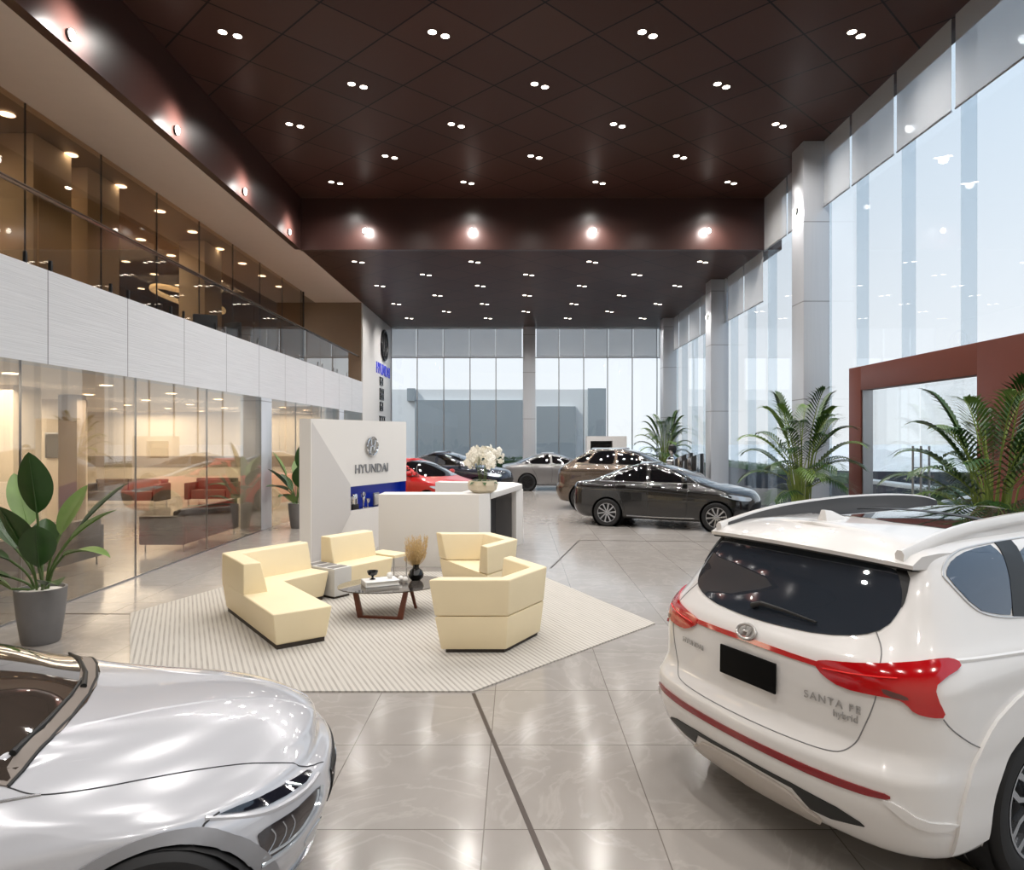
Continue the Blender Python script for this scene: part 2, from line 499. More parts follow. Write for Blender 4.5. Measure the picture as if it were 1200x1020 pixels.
def brushed(name, c, rough, metal, jz=()):
    m = bpy.data.materials.new(name); m.use_nodes = True; t = NT(m); b = t.n['Principled BSDF']
    tc = t.add('ShaderNodeTexCoord'); s = t.add('ShaderNodeSeparateXYZ', {0: tc.outputs['Object']})
    mp = t.add('ShaderNodeMapping', {'Vector': tc.outputs['Object'], 'Scale': (40, 40, .6)})
    nz = t.add('ShaderNodeTexNoise', {'Vector': mp, 'Scale': 1.0, 'Detail': 2})
    c = srgb(*c); col = t.mix(nz.outputs[0], tuple(x*.93 for x in c[:3])+(1,), tuple(min(1, x*1.05) for x in c[:3])+(1,))
    for z in jz:
        j = t.math('LESS_THAN', t.math('ABSOLUTE', t.math('SUBTRACT', s.outputs[2], z)), .01); col = t.mix(j, col, tuple(x*.45 for x in c[:3])+(1,))
    t.put(b, 'Base Color', col); b.inputs['Roughness'].default_value = rough; b.inputs['Metallic'].default_value = metal
    return m
M['floor'] = floor_mat(); M['ceil'] = ceil_mat(); M['fascia'] = fascia_mat()
M['brown'] = pmat('brown_lacquer_panel', (62, 40, 36), .3, noise=.05, nscale=2)
M['soffit'] = pmat('beige_plaster_soffit', (220, 208, 198), .7, noise=.03)
M['upbrown'] = pmat('brown_upper_ceiling', (128, 110, 92), .5, noise=.05)
M['cream'] = pmat('cream_wall_paint', (236, 224, 206), .7, noise=.02)
M['creamband'] = pmat('taupe_wall_band', (170, 155, 140), .6, noise=.03)
M['white'] = pmat('white_satin_panel', (226, 224, 222), .4, noise=.02)
M['column'] = brushed('satin_metal_column', (206, 210, 216), .32, .35, (4.98, 6.67, 2.9))
M['bronze'] = pmat('red_brown_metal_portal', (112, 62, 52), .38, .25, noise=.06, nscale=3)
M['chrome'] = pmat('polished_chrome', (225, 226, 228), .08, 1, noise=.02)
M['steel'] = pmat('brushed_steel', (170, 170, 172), .28, 1, noise=.04)
M['dark'] = pmat('dark_plastic', (20, 20, 21), .4, noise=.1)
M['black'] = pmat('matte_black', (9, 9, 10), .55, noise=.1)
M['rubber'] = pmat('tyre_rubber', (22, 22, 23), .75, noise=.12, nscale=40)
M['glass'] = glassmat('clear_window_glass', (.96, .98, .99), .85)
M['fin'] = glassmat('frosted_glass_fin', (.90, .94, .97), .5, op=.14, opcol=(.85, .90, .94))
M['tint'] = glassmat('warm_tinted_glass', (.92, .88, .81), 1.7)
M['tint2'] = glassmat('bronze_tinted_glass', (.74, .65, .54), 1.3)
M['rail'] = glassmat('railing_glass', (.86, .87, .86), 1.1)
M['blind'] = glassmat('sheer_grey_blind', (.82, .84, .86), .0, op=.42, opcol=(.70, .70, .70))
M['lamp'] = pmat('warm_lamp_disc', (255, 240, 215), .5, noise=0, emit=9, ecol=(1, .88, .74, 1))
M['lampw'] = pmat('white_glow_disc', (255, 248, 238), .5, noise=0, emit=10, ecol=(1, .95, .88, 1))
M['carglass'] = pmat('dark_car_glass', (14, 16, 19), .02, coat=1, spec=.8, noise=.05)
M['asphalt'] = pmat('dark_asphalt', (30, 35, 43), .85, noise=.15, nscale=2, spec=.08)
M['concrete'] = pmat('pale_concrete_yard', (238, 236, 232), .8, noise=.02, nscale=.5)
M['kerb'] = pmat('pale_kerb_stone', (205, 205, 204), .7, noise=.05)

# ------------------------------------------------------------ the setting
XL, XR, YB, YN, ZU, ZL = -5.68, 6.63, 30.9, -5.0, 8.39, 7.04
YD = 18.0
struct(MB().box(-17, 6.95, YN, YB+.2, -.2, 0).build('floor', M['floor'], smooth=False))
struct(MB().box(XL-.3, 7.0, YN, YD, ZU, ZU+.2).build('ceiling', M['ceil'], smooth=False))
struct(MB().box(XL-.02, 7.0, YD+.01, YB+.4, ZL+.001, ZL+.2).build('ceiling', M['ceil'], smooth=False))
struct(MB().box(XL-.02, 7.0, YD, YD+.15, ZL-.004, ZU).build('trim_1', M['brown'], smooth=False))
struct(MB().box(XL-.15, XL+.006, YN, YD, ZL-.004, ZU).build('trim_2', M['brown'], smooth=False))
struct(MB().box(-7.4, XL-.001, YN, 25.2, ZL, ZL+.15).build('ceiling', M['soffit'], smooth=False))
struct(MB().box(-17, -7.4, YN, 25.2, ZL+.01, ZL+.15).build('ceiling', M['upbrown'], smooth=False))
struct(MB().box(-17, XL-.3, YN, 25.2, 3.3, 3.6).build('trim_3', M['creamband'], smooth=False))
struct(MB().box(XL-.32, XL, YN, 25.2, 2.98, 4.12).build('trim_4', M['fascia'], smooth=False))
struct(MB().box(-17, XL-.3, YN, 25.2, 2.98, 3.05).build('ceiling', M['cream'], smooth=False))
struct(MB().box(-17.2, 7.0, YN-.2, YN, -.2, ZU).build('wall_near', M['cream'], smooth=False))
# ground floor lounge and upstairs shells
struct(MB().box(-17.2, -17, YN, 25.4, -.2, ZL).build('wall_left', M['cream'], smooth=False))
struct(MB().box(-17, XL-.36, 24, 24.2, 0, 3).build('wall_lounge', M['cream'], smooth=False))
struct(MB().box(-17, XL-.4, 23.97, 24, 1.05, 1.42).build('trim_5', M['creamband'], smooth=False))
struct(MB().box(-17, XL-.03, 25.12, 25.18, 3.3, ZL).build('wall_upstairs', M['upbrown'], smooth=False))
struct(MB().box(-13.2, -13, YN, 25.2, 3.6, ZL).build('wall_gallery', M['upbrown'], smooth=False))
lg = struct(MB().box(XL-.02, XL, 2.0, 15.2, 0.0, 2.98).box(XL-.02, XL, 15.85, 25.2, 0, 2.98).build('window_1', M['tint'], smooth=False))
MBj = MB()
for yy in [3.1, 5.45, 7.83, 10.2, 12.55, 17.6, 19.9, 22.2]: MBj.box(XL-.024, XL+.004, yy-.003, yy+.003, 0.02, 2.98)
struct(MBj.box(XL-.03, XL+.01, 2, 15.2, 0, .02).build('trim_6', M['steel'], smooth=False))
struct(MB().box(-7.28, -7.26, YN, 23.3, 3.6, ZL).build('window_2', M['tint2'], smooth=False))
MBj = MB()
for k in range(14): MBj.box(-7.285, -7.257, -1+k*1.85, -.993+k*1.85, 3.6, ZL)
struct(MBj.box(-7.3, -7.24, 23.26, 23.32, 3.6, ZL).build('trim_7', M['dark'], smooth=False))
# logo pier at the far left and the structural columns
def column(x0, x1, y0, y1, z1, mat, label):
    o = MB().box(x0, x1, y0, y1, 0, z1).build('column', mat, bevel=.02)
    return struct(o, label)
column(-6.25, XL+.012, 25.21, YB, ZL, M['white'], 'broad pale pier at the far left carrying the round emblem')
column(-6.15, XL+.01, 15.2, 15.85, 2.98, M['column'], 'satin metal column in the left glass wall')
column(-6.15, XL+.01, 21.9, 22.5, 2.98, M['column'], 'satin metal column behind the reception panel')
for k, y in enumerate((14.5, 21.4, 28.35)): column(6.1, 6.66, y, y+.62, ZU if y < 18 else ZL, M['column'], 'satin metal column on the right glass wall, %s from the camera' % ('first', 'second', 'third')[k])
column(.30, .86, YB-.35, YB+.1, ZL, M['column'], 'pale column in the middle of the back glass wall')
# glazing right and back
struct(MB().box(XR, XR+.02, YN, YB, 0.0, ZU).build('window_3', M['glass'], smooth=False))
struct(MB().box(XL, XR, YB, YB+.02, 0.0, ZL).build('window_4', M['glass'], smooth=False))
FY = [10.2-1.565*k for k in range(9, 0, -1)]+[10.2+1.565*k for k in range(0, 14)]
MBj = MB(); 
for yy in FY: MBj.box(XR+.02, XR+.25, yy-.014, yy+.014, 3.4 if 9.3 < yy < 12.6 else 0, ZU if yy < 18 else ZL)
struct(MBj.build('trim_8', M['fin'], smooth=False))
BX = [-5.68+.03, -4.48, -3.28, -2.09, -.92, 1.93, 3.05, 4.13, 5.25, 6.37]
MBj = MB()
for xx in BX: MBj.box(xx-.018, xx+.018, YB-.04, YB+.06, 0, ZL)
MBj.box(XL, XR, YB-.03, YB+.05, 5.66, 5.70)
struct(MBj.build('trim_9', M['steel'], smooth=False))
struct(MB().box(XR-.05, XR+.06, YN, YB, 0, .06).box(XL, XR, YB-.05, YB+.06, 0, .06).build('baseboard_right', M['steel'], smooth=False))
# dark inlay lines in the floor
def inlay(p, q, wd=.03):
    p, q = Vector((*p, 0)), Vector((*q, 0)); d = (q-p).normalized(); n = Vector((-d.y, d.x, 0))*wd/2
    return MB().prism([(p+n)[:2], (p-n)[:2], (q-n)[:2], (q+n)[:2]], -.01, .0025)
INL = pmat('bronze_floor_inlay', (66, 56, 50), .35, .4, noise=.06)
for k, (p, q) in enumerate([((-.35, 5.58), (.62, 1.2)), ((.55, 10.9), (1.28, 13.85)), ((1.28, 13.85), (4.2, 13.6)), ((-5.66, 8.1), (-4.57, 8.08))]):
    struct(inlay(p, q).build('trim_%d' % (10+k), INL, smooth=False))

# ------------------------------------------------------------ outside
o = tag(MB().prism([(6.96,-20),(60,-20),(60,38),(30,41),(21,43),(16,52),(15.6,60),(6.96,60)], -.16, -.06).build('asphalt_yard', M['asphalt'], smooth=False), 'dark asphalt yard beyond the right glass wall', 'ground', kind='structure')
o = tag(MB().box(6.96, 190, -60, 190, -.30, -.17).build('concrete_yard', M['concrete'], smooth=False), 'pale open ground beyond the asphalt', 'ground', kind='structure')
o = tag(MB().box(-40, 6.9, YB+.25, 70, -.16, -.06).build('asphalt_yard', M['asphalt'], smooth=False), 'asphalt behind the back glass wall', 'ground', kind='structure')
o = tag(MB().box(16.2, 16.9, -15, 60, -.06, .10).build('kerb', M['kerb'], bevel=.02), 'long pale kerb crossing the dark yard outside', 'kerb', kind='structure')
bl = thing('neighbour_building', 'pale grey neighbouring building with dark panels behind the back glass', 'building', (-2, 44, 0))
g1 = pmat('pale_grey_render', (240, 240, 238), .7, noise=.03); g2 = pmat('blue_grey_cladding', (156, 164, 168), .5, noise=.04)
MB().box(-9, 7.6, 0, 6, -.05, 5.15).build('wall', g1, bl, smooth=False)
MB().box(-4.5, 2.4, -.25, 0, 0, 4.45).build('dark_panel', g2, bl, smooth=False)
MB().box(3.3, 5.8, -.25, 0, 0, 4.05).build('dark_panel', g2, bl, smooth=False)
MB().box(6.6, 7.75, -.3, 0, 0, 5.2).build('dark_panel', g2, bl, smooth=False)
MB().box(-5.0, -4.5, -.3, 0, 4.4, 5.2).build('duct', g2, bl, smooth=False)
def hedge(x0, x1, y0, y1, z1, label, seed):
    r = random.Random(seed); mb = MB()
    n = int((x1-x0)*(y1-y0)*260)+int(((x1-x0)+(y1-y0))*z1*500)
    n = min(n, 5200)
    for _ in range(n):
        f = r.random()
        x = r.uniform(x0, x1); y = r.uniform(y0, y1); z = r.uniform(0, z1)
        if f < .45: y = r.choice((y0, y1))+r.uniform(-.05, .05)
        elif f < .7: x = r.choice((x0, x1))+r.uniform(-.05, .05)
        else: z = z1+r.uniform(-.06, .05)
        s = r.uniform(.05, .10); a = Vector((r.uniform(-1,1), r.uniform(-1,1), r.uniform(-.2,1))).normalized(); b = a.orthogonal().normalized()
        p = Vector((x, y, max(.02, z)))
        mb.add([p, p+a*s*.5+b*s*.3, p+a*s, p+a*s*.5-b*s*.3], [(0,1,2,3)])
    mb.box(x0+.08, x1-.08, y0+.08, y1-.08, -.05, z1-.08)
    return tag(mb.build('hedge', pmat('hedge_leaves', (46, 82, 40), .6, noise=.5, nscale=9), smooth=False, recalc=False), label, 'hedge')
hedge(-4.4, .6, 32.4, 33.2, 1.05, 'clipped green hedge outside the back glass wall', 3)
hedge(15.0, 15.8, 31, 50, .34, 'low dark hedge along the far edge of the dark yard', 4)
hedge(11.6, 12.6, 17.6, 19.6, .62, 'small round green bush outside beyond the glass doors', 6)

sun = bpy.data.lights.new('sun', 'SUN'); sun.energy = 2.6; sun.angle = .02; sun.color = (1, .97, .93)
so = bpy.data.objects.new('sun', sun); COL.objects.link(so); so.rotation_euler = Vector((.62, .30, -.72)).to_track_quat('-Z', 'Y').to_euler()
# ------------------------------------------------------------ ceiling lights
def pair_light(x, y, z, label, group, warm=True, r=.066, dx=.095, dy=.055):
    th = thing('paired_downlight', label, 'ceiling light', (x, y, z), group=group)
    for s in (-1, 1):
        MB().lathe([(r, -.002), (r+.012, -.006), (r+.014, 0), (r, 0)], 20, M=Matrix.Translation((s*dx, s*dy, 0)), cap=False).build('trim_ring', M['dark'], th)
        MB().lathe([(1e-6, -.003), (r, -.003)], 20, M=Matrix.Translation((s*dx, s*dy, 0)), cap=False).build('lens', M['lamp'] if warm else M['lampw'], th, recalc=False)
    return th
ORD = ['first', 'second', 'third', 'fourth', 'fifth', 'sixth', 'seventh', 'eighth', 'ninth', 'tenth']
def spot(x, y, z, e, size=150, r=.09, col=(1, .955, .91), tgt=None, blend=1):
    l = bpy.data.lights.new('lamp', 'SPOT'); l.energy = e; l.spot_size = math.radians(size); l.spot_blend = blend; l.shadow_soft_size = r; l.color = col
    o = bpy.data.objects.new('lamp', l); COL.objects.link(o); o.location = (x, y, z)
    if tgt: o.rotation_euler = (Vector(tgt)-Vector((x, y, z))).to_track_quat('-Z', 'Y').to_euler()
    return o
def area(x, y, z, sx_, sy_, e, col=(1, .95, .9), rot=(0, 0, 0)):
    l = bpy.data.lights.new('lamp', 'AREA'); l.shape = 'RECTANGLE'; l.size = sx_; l.size_y = sy_; l.energy = e; l.color = col
    o = bpy.data.objects.new('lamp', l); COL.objects.link(o); o.location = (x, y, z); o.rotation_euler = rot
    return o
def light_row(k, y, z, xs, where, group):
    for i, x in enumerate(xs):
        pair_light(x, y, z, 'twin round downlight, %s from the left in the %s row of the %s brown ceiling' % (ORD[i], ORD[k], where), group)
        spot(x, y, z-.06, SPOT_E if where == 'high' else SPOT_E*.75)
for k in range(5): light_row(k, 10.66+1.56*k, ZU, [-4.47, -1.21, 2.05, 5.31] if k % 2 == 0 else [-2.84, .42, 3.68], 'high', 'twin downlights in the high ceiling')
for k in range(7): light_row(k, 19.3+1.53*k, ZL, [-4.47, -1.18, 2.15, 5.27] if k % 2 == 0 else [-2.76, .38, 3.68], 'low', 'twin downlights in the far low ceiling')
for yy in (-3, 0, 3, 6):  # added spots without fixtures over and behind the camera, brightening the foreground
    for xx in (-4.2, -.8, 2.6, 5.4): spot(xx+.8*(yy == 3), yy+.9, ZU-.06, SPOT_E)
def glow_disc(p, rz, label, tgt, e=60):  # glowing disc and spot added where a pool of light falls on the wall
    th = thing('added_glow_disc', label, 'glow disc', p, rz, 'added glow discs along the brown ceiling edge')
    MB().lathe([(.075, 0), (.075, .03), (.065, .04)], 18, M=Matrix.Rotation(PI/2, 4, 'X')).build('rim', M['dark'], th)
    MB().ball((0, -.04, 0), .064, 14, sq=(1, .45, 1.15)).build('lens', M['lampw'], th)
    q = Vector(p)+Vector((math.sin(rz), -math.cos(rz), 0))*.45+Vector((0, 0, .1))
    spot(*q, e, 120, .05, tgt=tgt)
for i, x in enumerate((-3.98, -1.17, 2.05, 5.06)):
    glow_disc((x, YD-.001, 7.52), 0, 'added glow disc, %s from the left on the ceiling step' % ORD[i], (x, YD, 7.25), 90)
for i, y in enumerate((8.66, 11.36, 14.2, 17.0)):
    glow_disc((XL+.001, y, 7.2), PI/2, 'added glow disc, %s from the camera on the left bulkhead above the beige soffit' % ORD[i], (XL, y, 7.2), 170)
glow_disc((6.099, 21.72, 5.9), -PI/2, 'added glow disc on the second right column', (6.1, 21.72, 5.6), 60)
glow_disc((6.099, 14.85, 7.0), -PI/2, 'added glow disc on the near right column', (6.1, 14.85, 6.8), 60)
# ------------------------------------------------------------ roller blinds
def blind(x0, x1, y0, y1, z0, z1, label, group):
    th = thing('roller_blind', label, 'blind', ((x0+x1)/2, (y0+y1)/2, z0), group=group)
    cx, cyy = (x0+x1)/2, (y0+y1)/2
    MB().box(x0-cx, x1-cx, y0-cyy, y1-cyy, .02, z1-z0).build('cloth', M['blind'], th, smooth=False)
    if abs(x1-x0) > abs(y1-y0): MB().tube([(x0-cx, 0, .015), (x1-cx, 0, .015)], .016, 8).build('bottom_bar', M['steel'], th)
    else: MB().tube([(0, y0-cyy, .015), (0, y1-cyy, .015)], .016, 8).build('bottom_bar', M['steel'], th)
ys = [y for y in FY if y > 8]
n = 0
for a, b in zip(ys, ys[1:]+[YB]):
    if any(abs(c+.3-(a+b)/2) < .3 for c in (14.5,)): pass
    lo, hi = (6.97, ZU) if (a+b)/2 < 17.9 else (5.67, ZL)
    if a < YD < b-.1: hi = ZL; lo = 5.67
    blind(XR-.10, XR-.095, a+.05, b-.05, lo, hi-.01, 'sheer grey roller blind, %s bay along the right glass wall counted from the camera' % (ORD[n] if n < 10 else ('eleventh','twelfth','thirteenth','fourteenth','fifteenth','sixteenth','seventeenth','eighteenth')[n-10]), 'roller blinds on the right glass wall'); n += 1
bxs = BX+[XR]; n = 0
for a, b in zip(BX, BX[1:]+[XR-.1]):
    if a < .3 < b: segs = [(a, .28), (.88, b)]
    else: segs = [(a, b)]
    for p, q in segs:
        blind(p+.03, q-.03, YB-.12, YB-.115, 5.70, ZL-.01, 'sheer grey roller blind, %s from the left at the top of the back glass wall' % (ORD[n] if n < 10 else 'eleventh'), 'roller blinds on the back glass wall'); n += 1

# ------------------------------------------------------------ rug and lounge seating
rug = MB().prism([(-.35,5.6),(1.556,7.64),(.25,10.55),(-3.7,10.55),(-4.57,8.08),(-3.17,5.6)], .0005, .014).build('area_rug', stripe_mat('striped_rug_weave', math.radians(-26), srgb(194,190,183), srgb(134,130,124), srgb(172,167,160), 21), smooth=False)
tag(rug, 'pale grey hexagonal area rug with fine diagonal stripes under the yellow seats', 'rug')
YEL = pmat('pale_yellow_leather', (236, 220, 184), .42, spec=.4, noise=.03, nscale=3, bump=.12, bscale=260)
PLN = pmat('dark_plinth', (52, 44, 36), .6, noise=.05)
RZ = .014
def off_poly(poly, d):
    n = len(poly); out = []; A = sum(poly[i][0]*poly[(i+1)%n][1]-poly[(i+1)%n][0]*poly[i][1] for i in range(n)); sg = 1 if A > 0 else -1
    for i in range(n):
        p0, p1, p2 = Vector(poly[i-1]), Vector(poly[i]), Vector(poly[(i+1)%n])
        e1 = (p1-p0).normalized(); e2 = (p2-p1).normalized()
        n1 = Vector((-e1.y, e1.x))*sg; n2 = Vector((-e2.y, e2.x))*sg
        k = (n1+n2); k = k/max(.2, k.dot(n1)) if k.length > 1e-6 else n1
        out.append(tuple(p1+k*d))
    return out
e1 = Vector((.56,.83)).normalized(); n1 = Vector((-e1.y, e1.x)); c1 = Vector((.598,-.801)); m1 = Vector((.801,.598))
def P2(v): return (v.x, v.y)
# corner sofa
O = Vector((-3.52, 8.16)); A1 = O+c1*1.95; A2 = A1+m1*.60; B1 = O+e1*1.12; B2 = B1-n1*.60
# inner corner: meet of the line through A2 along c1 and through B2 along e1
den = c1.x*e1.y-c1.y*e1.x; r_ = B2-A2; tt = (r_.x*e1.y-r_.y*e1.x)/den; I = A2+c1*tt
ORG = (O.x, O.y, RZ)
sofa = thing('corner_sofa', 'pale yellow leather corner sofa with long chaise at the left of the rug', 'sofa', ORG)
L = lambda v: (v.x-O.x, v.y-O.y)
seatp = [L(O), L(A1), L(A2), L(I), L(B2), L(B1)]
MB().prism(off_poly(seatp, .06), 0, .05).build('plinth', PLN, sofa, smooth=False)
lo_ = off_poly(seatp, .045)
MB().prism(lo_, .045, .365, top=seatp).build('seat', YEL, sofa, bevel=.022, segs=3)
bk1 = O+c1*.92
inn = O+(c1+e1)*0
def quad_back(a, b, nrm, th0, th1, ea=0, eb=0):
    """upright back between a and b: outer face on the line a-b, inner face thicker below"""
    return [L(a), L(b), L(b+nrm*th0), L(a+nrm*th0)], [L(a), L(b), L(b+nrm*th1), L(a+nrm*th1)]
def wall_mesh(pl, th_lo, th_hi, z0, z1, mb, tip=.0):
    # polyline pl of Vectors (outer), offset to inner side (left) by thickness, mitred
    n = len(pl); lo, hi = [], []
    for i in range(n):
        d1 = (pl[i]-pl[i-1]).normalized() if i > 0 else None
        d2 = (pl[i+1]-pl[i]).normalized() if i < n-1 else None
        na = Vector((-d1.y, d1.x)) if d1 else None; nb_ = Vector((-d2.y, d2.x)) if d2 else None
        if na is None: k = nb_
        elif nb_ is None: k = na
        else: k = (na+nb_); k = k/k.dot(na)
        lo.append(pl[i]+k*th_lo); hi.append(pl[i]+k*th_hi)
    for i in range(n-1):
        poly0 = [P2(pl[i]), P2(pl[i+1]), P2(lo[i+1]), P2(lo[i])]; poly1 = [P2(pl[i]), P2(pl[i+1]), P2(hi[i+1]), P2(hi[i])]
    v = []; f = []
    for i in range(n):
        v += [(*P2(pl[i]), z0), (*P2(lo[i]), z0), (*P2(hi[i]), z1), (*P2(pl[i]), z1)]
    for i in range(n-1):
        a = i*4; b = a+4
        f += [(a, b, b+1, a+1), (a+1, b+1, b+2, a+2), (a+2, b+2, b+3, a+3), (a+3, b+3, b, a)]
    f += [(0, 1, 2, 3), ((n-1)*4+3, (n-1)*4+2, (n-1)*4+1, (n-1)*4)]
    mb.add(v, f); return mb
loc = lambda v: Vector((v.x-O.x, v.y-O.y))
# walk so that the inside of the seat lies to the left
wall_mesh([loc(B1), loc(O), loc(bk1)], .27, .19, .35, .70, MB()).build('backrest', YEL, sofa, bevel=.022, segs=3)
# two-seat sofa
S0 = B2+e1*.36; S1 = S0+e1*.80
s2 = thing('two_seat_sofa', 'pale yellow leather two-seat sofa with its back to the reception panel', 'sofa', (S0.x, S0.y, RZ))
l2 = lambda v: (v.x-S0.x, v.y-S0.y)
sp = [l2(S0), l2(S1), l2(S1+n1*.58), l2(S0+n1*.58)]
MB().prism(off_poly(sp, .05), 0, .05).build('plinth', PLN, s2, smooth=False)
MB().prism(off_poly(sp, .035), .045, .37, top=sp).build('seat', YEL, s2, bevel=.022, segs=3)
wall_mesh([Vector(l2(S1+n1*.6)), Vector(l2(S0+n1*.6))], .27, .19, .355, .72, MB()).build('backrest', YEL, s2, bevel=.022, segs=3)
# slatted box between them
K0 = B2+e1*.03-n1*.06; K = lambda a, b: (e1.x*a+n1.x*b, e1.y*a+n1.y*b)
bx = thing('slatted_side_box', 'silver grey box with slatted top between the two yellow sofas', 'side table', (K0.x, K0.y, RZ))
GB = pmat('silver_grey_laminate', (196, 195, 193), .4, noise=.03)
MB().prism([K(0,0), K(.29,0), K(.29,.66), K(0,.66)], .03, .385).build('cabinet_body', GB, bx, bevel=.006)
mb = MB(); 
for i in range(3): mb.prism([K(.03, .05+i*.2), K(.26, .05+i*.2), K(.26, .17+i*.2), K(.03, .17+i*.2)], .383, .390)
mb.build('slot', pmat('dark_grey_slot', (118, 116, 114), .6, noise=.05), bx, smooth=False)
MB().prism([K(.02,.02), K(.27,.02), K(.27,.64), K(.02,.64)], 0, .03).build('plinth', PLN, bx, smooth=False)
# small cream end table
T0 = S1+e1*.04; 
et = thing('end_table', 'small cream end table on thin metal legs beside the two-seat sofa', 'table', (T0.x, T0.y, RZ))
MB().prism([K(0,.02), K(.30,.02), K(.30,.55), K(0,.55)], .345, .385).build('table_top', YEL, et, bevel=.008)
for a, b in ((.02,.05),(.28,.05),(.28,.52),(.02,.52)): MB().tube([(*K(a,b),0), (*K(a,b),.35)], .009, 8).build('leg', M['steel'], et)
# armchairs: half hexagons
def armchair(cx, cy_, face, side, label):
    th = thing('tub_armchair', label, 'armchair', (cx, cy_, RZ), group='yellow tub armchairs')
    f = Vector((math.cos(face), math.sin(face))); p = Vector((-f.y, f.x))
    pts = [Vector(p*side), Vector(p*side*.5-f*side*.866), Vector(-p*side*.5-f*side*.866), Vector(-p*side)]   # counter-clockwise, open side faces f
    base = [tuple(q) for q in pts]
    MB().prism(off_poly(base, .09), 0, .04).build('plinth', PLN, th, smooth=False)
    MB().prism(off_poly(base, .065), .035, .36, top=off_poly(base, .03)).build('seat', YEL, th, bevel=.014, segs=2)
    # the shell: walls along three sides, flaring outward
    n = 4; v = []
    low = [Vector(q) for q in off_poly(base, .03)]; top = pts
    def inn_(q, t):
        return [Vector(x) for x in off_poly([tuple(z) for z in q], t)]
    il = inn_(low, .20); it = inn_(top, .145)
    for i in (0, 3):     # the arm tips keep on the open line
        s = 1 if i == 0 else -1
        il[i] = low[i]-p*s*.24; it[i] = top[i]-p*s*.17
    for i in range(4):
        v += [(*low[i], .365), (*il[i], .365), (*it[i], .72), (*top[i], .72)]
    fcs = []
    for i in range(3):
        a = i*4; b = a+4
        fcs += [(a, b, b+1, a+1), (a+1, b+1, b+2, a+2), (a+2, b+2, b+3, a+3), (a+3, b+3, b, a)]
    fcs += [(0, 1, 2, 3), (15, 14, 13, 12)]
    MB().add(v, fcs).build('backrest', YEL, th, bevel=.018, segs=3)
    return th
armchair(-.755, 9.10, math.atan2(-.51, -.86), .775, 'pale yellow tub armchair farther from the camera, beside the reception desk')
armchair(-.45, 7.18, math.atan2(.5, -.866), .775, 'pale yellow tub armchair nearest the camera, seen from behind on the rug')
# coffee table
WAL = pmat('red_walnut_wood', (98, 50, 32), .4, noise=.2, nscale=8)
SMG = glassmat('smoked_glass_top', (.42, .40, .39), 1.3, op=.12, opcol=(.12,.11,.11))
ct = thing('oval_coffee_table', 'low oval coffee table with smoked glass top on walnut sled legs', 'table', (-1.46, 8.08, RZ))
ax = Vector((.93, .36)).normalized(); bx_ = Vector((-ax.y, ax.x))
ov = [tuple(ax*(.64*math.cos(2*PI*k/56))+bx_*(.46*math.sin(2*PI*k/56))) for k in range(56)]
MB().prism(ov, .335, .347).build('table_top', SMG, ct, smooth=True, ang=40)
def leg_frame(c, d, wd):
    mb = MB(); d = Vector(d).normalized(); nrm = Vector((-d.y, d.x)); c = Vector(c)
    def bar(p0, p1, w0, w1):
        (a0, z0), (a1, z1) = p0, p1; t_ = .018
        v = []
        for (a, z, w_) in ((a0, z0, w0), (a1, z1, w1)):
            for s1 in (-1, 1):
                for s2_ in (-1, 1): v.append((*(c+d*(a+s1*w_)+nrm*(s2_*t_)), z))
        mb.add(v, [(0,1,3,2),(4,6,7,5),(0,4,5,1),(2,3,7,6),(0,2,6,4),(1,5,7,3)])
    bar((-wd, .335), (-wd*.76, .0), .026, .034); bar((wd, .335), (wd*.76, .0), .026, .034)
    mb.add([(*(c+d*a+nrm*b), z) for z in (.0, .03) for a in (-wd*.8, wd*.8) for b in (-.018, .018)], [(0,1,3,2),(4,6,7,5),(0,4,5,1),(2,3,7,6),(0,2,6,4),(1,5,7,3)])
    return mb
leg_frame((-.10, -.25), (.985, -.17), .31).build('sled_leg', WAL, ct, smooth=False)
MB().tube([(.24, .22, 0), (.17, .14, .336)], [.018, .026], 10).build('leg', WAL, ct)
TZ = RZ+.348
bk = thing('decor_book', 'thick white book lying on the smoked glass coffee table', 'book', (-1.60, 8.03, TZ), math.radians(25))
MB().box(-.19, .19, -.12, .12, .012, .05).build('pages', pmat('paper_pages', (232,230,224), .8, noise=.02), bk, bevel=.003)
MB().box(-.2, .2, -.13, .13, 0, .012).box(-.2, .2, -.13, .13, .05, .06).box(-.2, -.19, -.13, .13, 0, .06).build('cover', pmat('white_cover', (240,239,236), .5, noise=.02), bk, bevel=.003)
bw = thing('footed_bowl', 'small black footed bowl on the white book', 'bowl', (-1.69, 8.03, TZ+.061))
MB().lathe([(1e-6,0),(.035,0),(.032,.006),(.012,.016),(.014,.035),(.05,.055),(.062,.085),(.064,.10),(.058,.10),(.05,.07),(.01,.05),(1e-6,.05)], 24, cap=False).build('bowl_body', pmat('black_ceramic', (14,13,13), .2, noise=.1), bw)
for i, (x, y) in enumerate(((-1.46, 8.09), (-1.385, 8.185), (-1.325, 8.14))):
    o = MB().ball((0,0,0), .036, 14).build('stone_ball', pmat('white_stone', (236,234,230), .35, noise=.03), None)
    o.location = (x, y, TZ+.0365 if i else TZ+.0975); 
    if i == 0: o.location = (-1.50, 8.09, TZ+.0975)
    tag(o, ('white stone ball resting on the white book', 'white stone ball on the glass, middle of the three beside the book', 'white stone ball on the glass nearest the dark vase')[i], 'ornament', 'white stone balls')
vs_ = thing('dried_grass_vase', 'round black vase holding dried beige grass on the coffee table', 'vase', (-1.215, 8.27, TZ))
